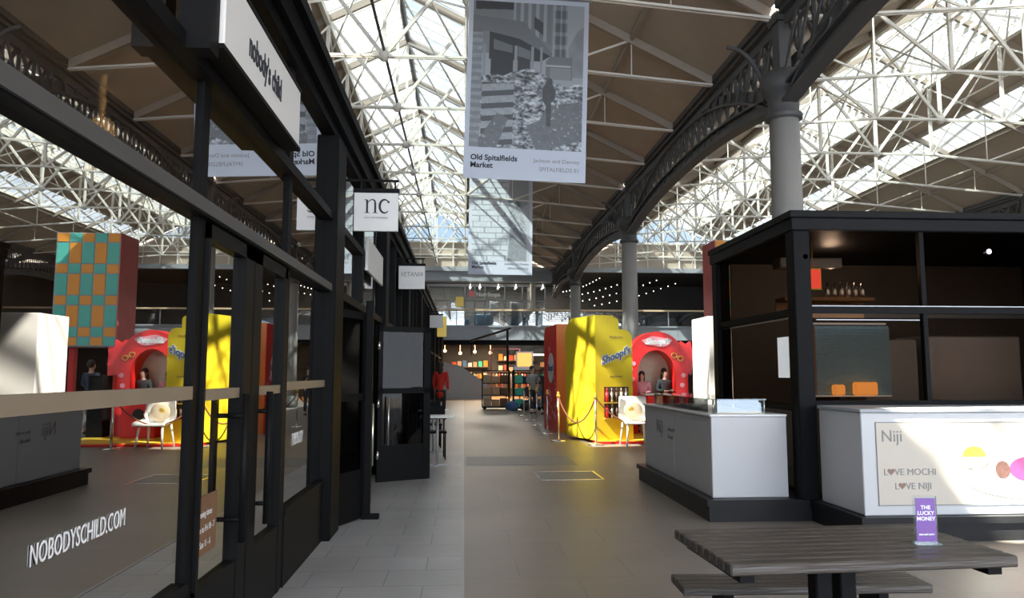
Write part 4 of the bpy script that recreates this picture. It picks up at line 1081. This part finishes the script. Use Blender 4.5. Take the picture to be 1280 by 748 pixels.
# local x runs along the logo face, local y runs back along the bright side
yb = booth('yellow_booth', 'tall bright yellow booth with rounded top and blue script logo', (3.02, 17.08, .07), math.atan2(.30, .95), 'yellow', 'yellow', 1.6, .98, 2.88, 'rounded advertising booths')
def booth_face(t, W, D, H, logo_mat, ring):
    c = W * .56
    ld = text('logo_outline', "Shoopi's", .24, ring, (0, 0, 0), (0, 0, 0), None, 'CENTER', .003, shear=.4, bold=.022); ld.parent = t; ld.location = (c, -.006, H * .66 - .03); ld.rotation_euler = (R90, math.radians(-20), 0)
    o = text('logo_script', "Shoopi's", .24, logo_mat, (0, 0, 0), (0, 0, 0), None, 'CENTER', .003, shear=.4, bold=.003); o.parent = ld; o.location = (0, 0, .006)
    o = text('small_lettering', 'Shoopi soda', .07, 'brown_ink', (0, 0, 0), (0, 0, 0), None, 'CENTER', .002); o.parent = t; o.location = (c, -.004, H * .82); o.rotation_euler = FACE_S
    o = text('small_lettering', 'fruit flavour', .07, 'brown_ink', (0, 0, 0), (0, 0, 0), None, 'CENTER', .002); o.parent = t; o.location = (c, -.004, H * .50); o.rotation_euler = FACE_S
booth_face(yb, .98, 1.6, 2.88, 'blue_bag', 'sign_white')
b = MB(); b.box(.22, .86, -.015, .0, .50, 1.22); BR = b.build('bottle_rack', 'wood_dark', yb)
for r_ in range(2):
    for k in range(5):
        b = MB(); x = .27 + k * .125; z = .52 + r_ * .36; b.cyl((x, -.05, z), (x, -.05, z + .22), .034, n=10); b.cyl((x, -.05, z + .22), (x, -.05, z + .31), .014, n=8); b.build('bottle', ('red', 'chrome', 'wood_dark', 'garment_cream', 'chrome')[k], BR)
    b = MB(); b.box(.20, .88, -.09, -.0, .48 + r_ * .36, .51 + r_ * .36); b.build('rack_shelf', 'gold', BR)
ob = thing('orange_booth', 'orange and red rounded booth behind the yellow one', 'booth', (2.52, 20.3, 0), math.radians(5), 'rounded advertising booths')
b = MB(); b.prism(rounded(.02, .85, 0, 2.95, .10, (False, True)), 'y', 0, 1.6); b.build('body', 'orange', ob)
b = MB(); b.prism(rounded(0, 1.75, 0, 2.93, .35, (False, True)), 'x', 0, .02); b.build('side_panel', 'red', ob)
b = MB(); b.prism([(.75 + .38 * math.cos(math.tau * i / 24), 1.75 + .42 * math.sin(math.tau * i / 24)) for i in range(24)], 'x', -.012, 0); ld = b.build('logo_disc', 'sign_white', ob)
o = text('logo_script', "Shoopi's", .24, 'blue_bag', (0, 0, 0), (0, 0, 0), None, 'CENTER', .003, shear=.4, bold=.004); o.parent = ld; o.location = (-.018, .75, 1.68); o.rotation_euler = (R90, 0, -R90)
b = MB()
for k in range(26):
    yy, zz = random.uniform(.1, 1.5), random.uniform(.2, 2.4)
    b.prism([(yy + .07 * math.cos(math.tau * i / 6), zz + .07 * math.sin(math.tau * i / 6)) for i in range(6)], 'x', -.006, 0)
b.build('fruit_pattern', 'pink', ob)

A = thing('red_arch', 'big red arch stand with white Shoopi\'s lettering and round opening', 'arch', (4.95, 19.0, .07))
def archpoly(cx_, hw, H, n=24, leg=1.2):
    pts = [(cx_ + hw, .07)]
    for i in range(n + 1):
        a = math.pi * i / n; pts.append((cx_ + hw * math.cos(a), leg + (H - leg) * math.sin(a)))
    pts.append((cx_ - hw, .07)); return pts
outer = archpoly(4.98, .80, 2.68, leg=1.75); inner = archpoly(4.95, .50, 2.20, leg=1.55)
vs = [(x, y, z) for y in (19.0, 19.6) for poly in (outer, inner) for x, z in poly]; n = len(outer); fs = []
for i in range(n - 1):
    fs += [(i, i + 1, n + i + 1, n + i), (2 * n + i, 3 * n + i, 3 * n + i + 1, 2 * n + i + 1), (i, 2 * n + i, 2 * n + i + 1, i + 1), (n + i, n + i + 1, 3 * n + i + 1, 3 * n + i)]
b = MB(); b.add(vs, fs); b.build('arch_body', 'red', A, world=True)
b = MB(); pts = [(4.98 + (.38 + .03 * math.sin(5 * t)) * math.cos(t), 2.42 + (.12 + .02 * math.sin(4 * t)) * math.sin(t)) for t in [math.tau * i / 36 for i in range(36)]]
b.prism(pts, 'y', 18.975, 18.999); NP = b.build('name_plate', 'pink', A, world=True)
text('name_lettering', "Shoopi's", .19, 'white_ink', (4.98, 18.97, 2.36), FACE_S, NP, 'CENTER', shear=.3, bold=.012)
b = MB()
for cx_, cz in ((5.42, 2.06), (5.58, 1.98)): b.tube([(cx_ + .07 * math.cos(a), 18.98, cz + .06 * math.sin(a)) for a in [math.tau * i / 16 for i in range(17)]], .014, 6)
b.build('glasses_motif', 'gold', A, world=True)
b = MB()
for x, z in ((4.28, 1.7), (4.32, 1.45), (4.26, 1.2), (4.36, 1.85), (5.62, 1.3), (5.66, 1.55)): b.prism([(x + .06 * math.cos(math.tau * i / 8), z + .06 * math.sin(math.tau * i / 8)) for i in range(8)], 'y', 18.985, 18.999)
b.build('fruit_motif', 'pink', A, world=True)
b = MB(); b.box(4.4, 5.5, 19.62, 19.66, .07, 2.3); b.build('back_panel', 'garment_cream', A, world=True)
sp = MB(); sp.prism([(5.80 + (.34 if i % 2 else .22) * math.cos(math.tau * i / 16), 2.0 + (.48 if i % 2 else .36) * math.sin(math.tau * i / 16)) for i in range(16)], 'y', 19.2, 19.3)
sp.box(5.76, 5.84, 19.22, 19.28, .07, 1.7)
tag(sp.build('star_board', 'red'), 'red starburst board on a stick at the right of the red arch', 'board')
sp = MB(); sp.bbox(5.9, 6.25, 18.6, 19.1, .07, 1.55, .01); tag(sp.build('black_speaker_box', 'black_metal'), 'black upright box right of the red arch', 'box')
cn = thing('prize_counter', 'small red counter inside the red arch opening', 'counter', (4.95, 18.6, .07))
b = MB(); b.bbox(4.55, 5.35, 18.38, 18.75, .07, 1.05, .02); b.build('body', 'red', cn, world=True)
b = MB(); b.bbox(4.48, 5.42, 18.34, 18.8, 1.05, 1.09, .01); b.build('top', 'sign_white', cn, world=True)
b = MB(); b.sphere((4.95, 18.37, .62), .14, 14, 8, (1, .2, 1)); b.build('emblem', 'ink', cn, world=True)

# white chair with cushion
def make_chair():
    t = thing('plastic_chair', 'white plastic shell chair with printed cushion beside the yellow booth', 'chair', (3.84, 16.62, 0), math.radians(4))
    sh = MB(); nu, nv = 12, 10; vs = []
    prof = [(-.34, .50), (-.30, .535), (-.15, .525), (.05, .51), (.20, .52), (.28, .58), (.315, .70), (.335, .85), (.35, .98), (.36, 1.08)]
    for j, (py, pz) in enumerate(prof):
        hw = .345 if j < 6 else .345 - .035 * (j - 5) / 4
        for i in range(nu + 1):
            u = i / nu * 2 - 1
            lift = (.16 if j < 6 else 0) * max(0, abs(u) - .75) * 4 * (j / 5 if j < 6 else 1); fwd = -(.14 * u * u) if j >= 5 else 0
            vs.append((u * hw, py + fwd, pz + lift))
    for k in range(len(vs)): pass
    n1_ = len(vs); vs2 = [(x, y + .018, z - .018) for x, y, z in vs]
    fs = [(j * (nu + 1) + i, j * (nu + 1) + i + 1, (j + 1) * (nu + 1) + i + 1, (j + 1) * (nu + 1) + i) for j in range(len(prof) - 1) for i in range(nu)]
    fs2 = [tuple(n1_ + q_ for q_ in reversed(f_)) for f_ in fs]
    W1 = nu + 1; J = len(prof); edge = [i for i in range(W1)] + [j * W1 + nu for j in range(1, J)] + [(J - 1) * W1 + i for i in range(nu - 1, -1, -1)] + [j * W1 for j in range(J - 2, 0, -1)]
    fs3 = [(edge[i], n1_ + edge[i], n1_ + edge[(i + 1) % len(edge)], edge[(i + 1) % len(edge)]) for i in range(len(edge))]
    sh.add(vs + vs2, fs + fs2 + fs3, True); sh.build('seat_shell', 'white_plastic', t)
    for sx_, sy_ in ((-1, -1), (1, -1), (-1, 1), (1, 1)):
        b = MB(); b.cyl((sx_ * .24, sy_ * .2, .50), (sx_ * .29, sy_ * .28, 0), .026, .018, n=10); b.build('leg', 'white_plastic', t)
    c = MB(); c.sphere((0, .19, .76), .22, 16, 10, (1, .28, .92)); c.build('cushion', 'garment_cream', t)
    c = MB(); c.sphere((-.06, .135, .80), .07, 10, 8, (1, .2, .8)); c.build('cushion_print', 'gold', t)
    return t
make_chair()

# stanchions and ropes
ST = [(2.24, 17.73), (2.21, 19.83), (2.22, 22.84), (2.24, 25.54), (2.28, 28.43)]
ST2 = [(2.96, 16.75), (4.62, 16.35)]
sp_ = None
def stanchion(x, y, label):
    global sp_
    if sp_: return dup(sp_, (x, y, 0), 0, label)
    t = thing('rope_stanchion', label, 'stanchion', (x, y, 0), 0, 'rope barrier posts')
    MB().lathe([(.18, 0), (.18, .02), (.12, .035), (.03, .05)], n=24).build('base', 'chrome', t)
    MB().cyl((0, 0, .04), (0, 0, 1.07), .024, n=12).build('post', 'chrome', t)
    MB().lathe([(.024, 1.02), (.045, 1.05), (.045, 1.09), (.02, 1.12), (.032, 1.14), (.01, 1.17)], n=14).build('cap', 'gold', t)
    sp_ = t; return t
for i, (x, y) in enumerate(ST): stanchion(x, y, 'brass topped rope post in the line beside the booths, %s from the front' % ORD[i])
stanchion(*ST2[0], 'brass topped rope post at the front corner of the yellow booth'); stanchion(*ST2[1], 'brass topped rope post right of the white chair')
def rope(a, c, sag, label):
    pts = [(a[0] + (c[0] - a[0]) * i / 16, a[1] + (c[1] - a[1]) * i / 16, 1.05 - sag * (1 - (2 * i / 16 - 1) ** 2)) for i in range(17)]
    tag(MB().tube(pts, .018, 8).build('barrier_rope', 'rope'), label, 'rope', 'sagging barrier ropes')
rope(ST[0], ST2[0], .58, 'brown rope sagging in front of the yellow booth'); rope(ST2[0], ST2[1], .55, 'brown rope sagging past the white chair')
for i in range(4): rope(ST[i], ST[i + 1], .36, 'brown rope between posts of the side line, %s gap from the front' % ORD[i])

# ------------------------------------------------------------------ near table, benches, menu holder
TB = thing('picnic_table', 'dark weathered slatted picnic table in the front right corner', 'table', (1.63, 3.28, 0), math.radians(3.0))
b = MB()
for k in range(9):
    y0_ = -.335 + k * .0745; b.bbox(-.61, .61, y0_, y0_ + .069, .815, .86, .006)
b.build('tabletop', 'weathered_slats', TB)
b = MB(); b.box(-.56, -.50, -.30, .30, .78, .815); b.box(.50, .56, -.30, .30, .78, .815); b.box(-.2, .3, -.2, .2, .79, .815); b.build('batten', 'black_metal', TB)
for x in (-.11, .0):
    b = MB(); b.bbox(x, x + .075, -.05, .03, .02, .80, .006); b.build('pedestal', 'black_metal', TB)
b = MB(); b.bbox(-.35, .30, -.28, .28, 0, .03, .006); b.build('base_plate', 'black_metal', TB)
def bench(yc, label, x0=-.62, x1=.70):
    t = thing('slatted_bench', label, 'bench', (1.76, yc, 0), math.radians(-1.5), 'picnic benches')
    b = MB()
    for k in range(4): y0_ = -.13 + k * .066; b.bbox(x0, x1, y0_, y0_ + .06, .455, .50, .006)
    b.build('seat', 'weathered_slats', t)
    for x in (-.40, .42):
        b = MB(); b.box(x, x + .05, -.11, .11, .02, .455); b.box(x - .02, x + .07, -.14, .14, 0, .02); b.build('leg', 'black_metal', t)
    return t
bench(4.02, 'dark slatted bench on the far side of the picnic table')
H = thing('menu_holder', 'small purple menu card in clear holder on the picnic table', 'menu card', (2.01, 3.20, .861), math.radians(-4))
b = MB(); b.box(-.05, .05, -.004, .004, .0, .205); b.build('acrylic_sheet', 'clear_glass', H)
b = MB(); b.box(-.053, .053, -.03, .03, 0, .008); b.build('foot', 'clear_glass', H)
b = MB(); b.box(-.043, .043, -.0065, -.005, .012, .197); CD = b.build('card', 'purple', H)
for k, (s_, sz) in enumerate((('THE', .023), ('LUCKY', .023), ('MONEY', .023), ('scan and order', .011))):
    o = text('card_lettering', s_, sz, 'white_ink', (0, 0, 0), (0, 0, 0), None, 'CENTER', .0004, bold=.0006); o.parent = CD; o.location = (0, -.0072, (.150, .126, .102, .04)[k]); o.rotation_euler = FACE_S

# ------------------------------------------------------------------ small cafe tables and chairs outside the folding doors
def cafe_table(x, y, label, w_=.62, d_=.6):
    t = thing('cafe_table', label, 'table', (x, y, 0), 0, 'small cafe tables by the folding doors')
    MB().bbox(-w_ / 2, w_ / 2, -d_ / 2, d_ / 2, .83, .86, .008).build('tabletop', 'white_plastic', t)
    MB().cyl((0, 0, .02), (0, 0, .83), .025, n=10).build('leg', 'grey_metal', t)
    b = MB(); b.box(-.24, .24, -.03, .03, 0, .025); b.box(-.03, .03, -.24, .24, 0, .025); b.build('foot', 'grey_metal', t)
cafe_table(-0.46, 13.3, 'pale cafe table with single leg just beyond the open door leaf')
cafe_table(-0.62, 15.4, 'second pale cafe table, half hidden behind the first')
def cafe_chair(x, y, rz, label):
    t = thing('cafe_chair', label, 'chair', (x, y, 0), rz, 'black cafe chairs')
    MB().bbox(-.22, .22, -.22, .22, .48, .52, .015).build('seat', 'black_paint', t)
    b = MB(); b.bbox(-.21, .21, .20, .23, .72, .98, .01); b.build('backrest', 'black_paint', t)
    for sx_ in (-1, 1):
        MB().cyl((sx_ * .19, -.19, 0), (sx_ * .19, -.19, .48), .014, n=8).build('leg', 'black_metal', t)
        MB().cyl((sx_ * .19, .21, 0), (sx_ * .19, .21, .98), .014, n=8).build('leg', 'black_metal', t)
cafe_chair(-0.55, 14.35, 0.1, 'black cafe chair between the two pale tables'); cafe_chair(-.7, 16.5, .1, 'black cafe chair behind the second pale table')

# ------------------------------------------------------------------ market stalls in the middle distance
def stall(x, y, label, m_, canopy):
    t = thing('market_stall', label, 'stall', (x, y, 0), 0, 'wheeled market stalls')
    b = MB()
    for sx_ in (-.62, .58):
        for sy_ in (-.35, .31): b.box(sx_, sx_ + .04, sy_, sy_ + .04, 0.1, 1.75)
    b.box(-.62, .62, -.35, .35, .08, .14)
    for z in (.62, 1.14, 1.70): b.box(-.62, .62, -.35, .35, z, z + .04)
    b.build('frame', 'black_metal', t)
    for sx_ in (-.5, .5):
        MB().cyl((sx_, -.36, .08), (sx_, -.30, .08), .08, n=14).build('wheel', 'black_metal', t)
    if canopy:
        b = MB(); b.box(.5, .6, .28, .36, 1.7, 3.6); b.bar((-1.15, 0, 3.05), (.65, 0, 3.62), 1.1, .06); b.bar((-1.1, -.5, 2.4), (-1.1, -.5, 3.1), .04); b.build('canopy', 'black_metal', t)
    for z in (.14, .66, 1.18):
        for k in range(3):
            b = MB(); xx = -.54 + k * .37; b.bbox(xx, xx + .33, -.32, .28, z, z + .30 + .05 * ((k + int(z * 10)) % 2), .01); b.build('crate', m_[k % len(m_)], t)
    return t
stall(1.42, 33.6, 'black framed crate stall with slanted canopy at the end of the walkway', ['cardboard', 'wood_warm', 'garment_brown'], True)
s2 = stall(2.75, 32.6, 'dark stall with teal crate and lit display, right of the canopied stall', ['green_plastic', 'navy_cloth', 'blue_bag'], False)
q = thing('lit_display_box', 'white edged glowing orange display box on the dark stall', 'display', (2.65, 32.6, 1.745))
b = MB(); b.box(2.25, 3.0, 32.4, 32.45, 1.745, 2.55); b.build('frame', 'white_plastic', q, world=True)
b = MB(); b.box(2.32, 2.93, 32.38, 32.40, 1.9, 2.48); b.build('lit_face', 'amber_lit', q, world=True)
q = MB(); q.sphere((2.05, 31.9, .22), .24, 12, 8, (1.2, .8, .9)); tag(q.build('blue_sack', 'blue_bag'), 'blue sack on the floor between the two stalls', 'bag')
q = MB(); q.sphere((2.6, 31.6, .2), .2, 12, 8, (1.2, .8, .9)); tag(q.build('black_sack', 'dark_cloth'), 'black sack on the floor below the dark stall', 'bag')

# metal cover outline in the floor
cv = thing('floor_cover', 'rectangular floor cover outlined in worn metal in the walkway', 'floor cover', (1.8, 11.6, 0))
b = MB()
for (x0_, x1_, y0_, y1_) in ((1.14, 2.1, 11.33, 11.36), (1.14, 1.17, 11.33, 12.3), (2.1, 2.13, 11.33, 12.3), (1.14, 2.1, 12.28, 12.3)): b.box(x0_, x1_, y0_, y1_, .003, .006)
b.build('edge_frame', 'chrome', cv, world=True)
b = MB(); b.box(1.17, 2.1, 11.36, 12.28, 0.001, .004); b.build('plate', 'pale_paving', cv, world=True)

# ------------------------------------------------------------------ people
def skin_mesh(name, verts, edges, radii, m, parent, sub=1, root=0):
    me = bpy.data.meshes.new(name); me.from_pydata(verts, edges, []); o = bpy.data.objects.new(name, me); COL.objects.link(o); o.parent = parent
    md = o.modifiers.new('skin', 'SKIN'); md.use_smooth_shade = True
    lay = me.skin_vertices[0] if me.skin_vertices else None
    if lay is None:
        bpy.context.view_layer.objects.active = o
        me.skin_vertices_layer = None
    for i, r_ in enumerate(radii):
        rx, ry = r_ if isinstance(r_, tuple) else (r_, r_); lay.data[i].radius = (rx, ry); lay.data[i].use_root = (i == root)
    s_ = o.modifiers.new('sub', 'SUBSURF'); s_.levels = sub; s_.render_levels = sub
    me.materials.append(M[m]); return o
def person(label, loc, rz, H_, coat, legs, hair, long_hair=False, arms='down', coat_len=.80, sit=False):
    t = thing('person', label, 'person', loc, rz)
    k = H_ / 1.7
    V = []; E = []; Rr = []
    def v(x, y, z, r_): V.append((x * k, y * k, z * k)); Rr.append(r_ * k if not isinstance(r_, tuple) else (r_[0] * k, r_[1] * k)); return len(V) - 1
    def e(a, b_): E.append((a, b_))
    pel = v(0, 0, .95, (.13, .10)); wa = v(0, 0, 1.10, (.12, .09)); ch = v(0, 0, 1.30, (.145, .10)); nb = v(0, .01, 1.44, .055); nk = v(0, 0, 1.50, .05)
    h1 = v(0, -.015, 1.56, (.065, .075)); h2 = v(0, -.01, 1.63, (.075, .09)); h3 = v(0, 0, 1.68, (.055, .07))
    for a, b_ in ((pel, wa), (wa, ch), (ch, nb), (nb, nk), (nk, h1), (h1, h2), (h2, h3)): e(a, b_)
    limbs = {}
    for s_ in (-1, 1):
        hp = v(s_ * .09, 0, .88, .085); 
        kn = v(s_ * .10, -.02, .50, .058); an = v(s_ * .10, .02, .09, .038); to = v(s_ * .11, -.13, .035, .034)
        e(pel, hp); e(hp, kn); e(kn, an); e(an, to)
        sh = v(s_ * .17, 0, 1.40, .055); e(ch, sh)
        if arms == 'down': P_ = [(s_ * .22, .02, 1.13), (s_ * .22, -.07, .89), (s_ * .22, -.09, .83)]
        elif arms == 'front': P_ = [(s_ * .22, .02, 1.15), (s_ * .12, -.22, 1.12), (s_ * .09, -.28, 1.13)]
        else: P_ = [(s_ * .22, .0, 1.15), (s_ * .17, -.20, 1.25), (s_ * .15, -.24, 1.31)]
        el = v(*P_[0], .042); wr = v(*P_[1], .027); pa = v(*P_[2], (.036, .02)); e(sh, el); e(el, wr); e(wr, pa)
        d = (Vector(P_[2]) - Vector(P_[1])).normalized(); side = Vector((0, 1, 0)) if arms == 'down' else Vector((1, 0, 0))
        up_ = d.cross(side)
        for f_ in range(4):
            b0 = Vector(P_[2]) + side * (.013 * (f_ - 1.5)) + d * .02; L_ = (.055, .065, .062, .048)[f_]
            a1 = v(*b0, .0095); a2 = v(*(b0 + d * L_ * .5), .0088); a3 = v(*(b0 + d * L_ * .9 + up_ * .015), .0075); e(pa, a1); e(a1, a2); e(a2, a3)
        b0 = Vector(P_[2]) - side * .032 - d * .01; a1 = v(*b0, .010); a2 = v(*(b0 - side * .012 + d * .035), .009); e(pa, a1); e(a1, a2)
        limbs[s_] = (P_, sh)
    skin_mesh('body', V, E, Rr, 'skin', t, 1)
    # clothes follow the same joints, slightly fuller
    def garment(name, vs, es, rs, m_): skin_mesh(name, [tuple(c * k for c in p_) for p_ in vs], es, [((r_[0] * k, r_[1] * k) if isinstance(r_, tuple) else r_ * k) for r_ in rs], m_, t, 1)
    zc = coat_len
    vs = [(0, 0, 1.05), (0, 0, 1.30), (0, .01, 1.42), (0, 0, zc)]; es = [(0, 1), (1, 2), (0, 3)]; rs = [(.15, .12), (.165, .12), (.08, .07), (.17, .14)]
    for s_ in (-1, 1):
        P_ = limbs[s_][0]; o_ = len(vs); vs += [(s_ * .18, 0, 1.40), P_[0], tuple(Vector(P_[0]).lerp(Vector(P_[1]), .9))]; es += [(1, o_), (o_, o_ + 1), (o_ + 1, o_ + 2)]; rs += [.07, .056, .042]
    garment('coat', vs, es, rs, coat)
    vs = [(0, 0, .95)]; es = []; rs = [(.135, .105)]
    for s_ in (-1, 1):
        o_ = len(vs); vs += [(s_ * .09, 0, .86), (s_ * .10, -.02, .50), (s_ * .10, .02, .13)]; es += [(0, o_), (o_, o_ + 1), (o_ + 1, o_ + 2)]; rs += [.098, .07, .055]
    garment('trousers', vs, es, rs, legs)
    b = MB(); b.sphere((0, .022 * k, 1.655 * k), .098 * k, 14, 10, (.92, 1.0, 1.05))
    if long_hair: b.sphere((0, .065 * k, 1.52 * k), .09 * k, 12, 8, (.95, .6, 1.9))
    b.build('hair', hair, t)
    b = MB()
    for s_ in (-1, 1): b.sphere((s_ * .03 * k, -.098 * k, 1.625 * k), .010 * k, 8, 6)
    b.build('eyes', 'ink', t)
    b = MB(); b.sphere((0, -.108 * k, 1.60 * k), .014 * k, 8, 6, (.8, 1, 1.3)); b.sphere((0, -.092 * k, 1.562 * k), .02 * k, 8, 6, (1.1, .4, .3))
    for s_ in (-1, 1): b.sphere((s_ * .083 * k, .0, 1.61 * k), .02 * k, 8, 6, (.4, .8, 1.3))
    b.build('face_features', 'skin', t)
    for s_ in (-1, 1):
        b = MB(); b.sphere((s_ * .105 * k, -.055 * k, .04 * k), .06 * k, 10, 6, (.8, 2.1, .65)); b.build('shoe', 'dark_cloth', t)
    return t
person('person in a long red coat standing near the far shop entrance', (-0.80, 26.0, 0), math.radians(160), 1.95, 'red_cloth', 'dark_cloth', 'dark_hair', True, 'down', .62)
person('person in a pink top behind the red counter at left', (4.64, 19.3, .07), math.radians(-15), 1.55, 'pink_cloth', 'dark_cloth', 'dark_hair', True, 'front')
person('person with dark hair behind the red counter at right', (5.24, 19.3, .07), math.radians(20), 1.62, 'dark_cloth', 'dark_cloth', 'dark_hair', True, 'front')
person('person in a grey jacket standing by the rope line, left of the pair', (2.72, 29.8, 0), math.radians(30), 1.85, 'grey_cloth', 'dark_cloth', 'dark_hair', False, 'front')
person('person in dark clothes standing by the rope line, right of the pair', (3.2, 29.2, 0), math.radians(-30), 1.8, 'dark_cloth', 'navy_cloth', 'dark_hair', True, 'up')
person('person in navy leaning over the far platform edge', (7.1, 20.5, 0), math.radians(200), 1.9, 'navy_cloth', 'grey_cloth', 'dark_hair', False, 'front')

# ------------------------------------------------------------------ survey units to metres
bpy.context.view_layer.update()
for o in SC.objects:
    if o.parent is None and o.type != 'CAMERA' and o != sun:
        o.location = o.location * S
        if o.type != 'LIGHT': o.scale = o.scale * S
        elif o.data.type == 'AREA': o.data.size *= S; o.data.size_y *= S
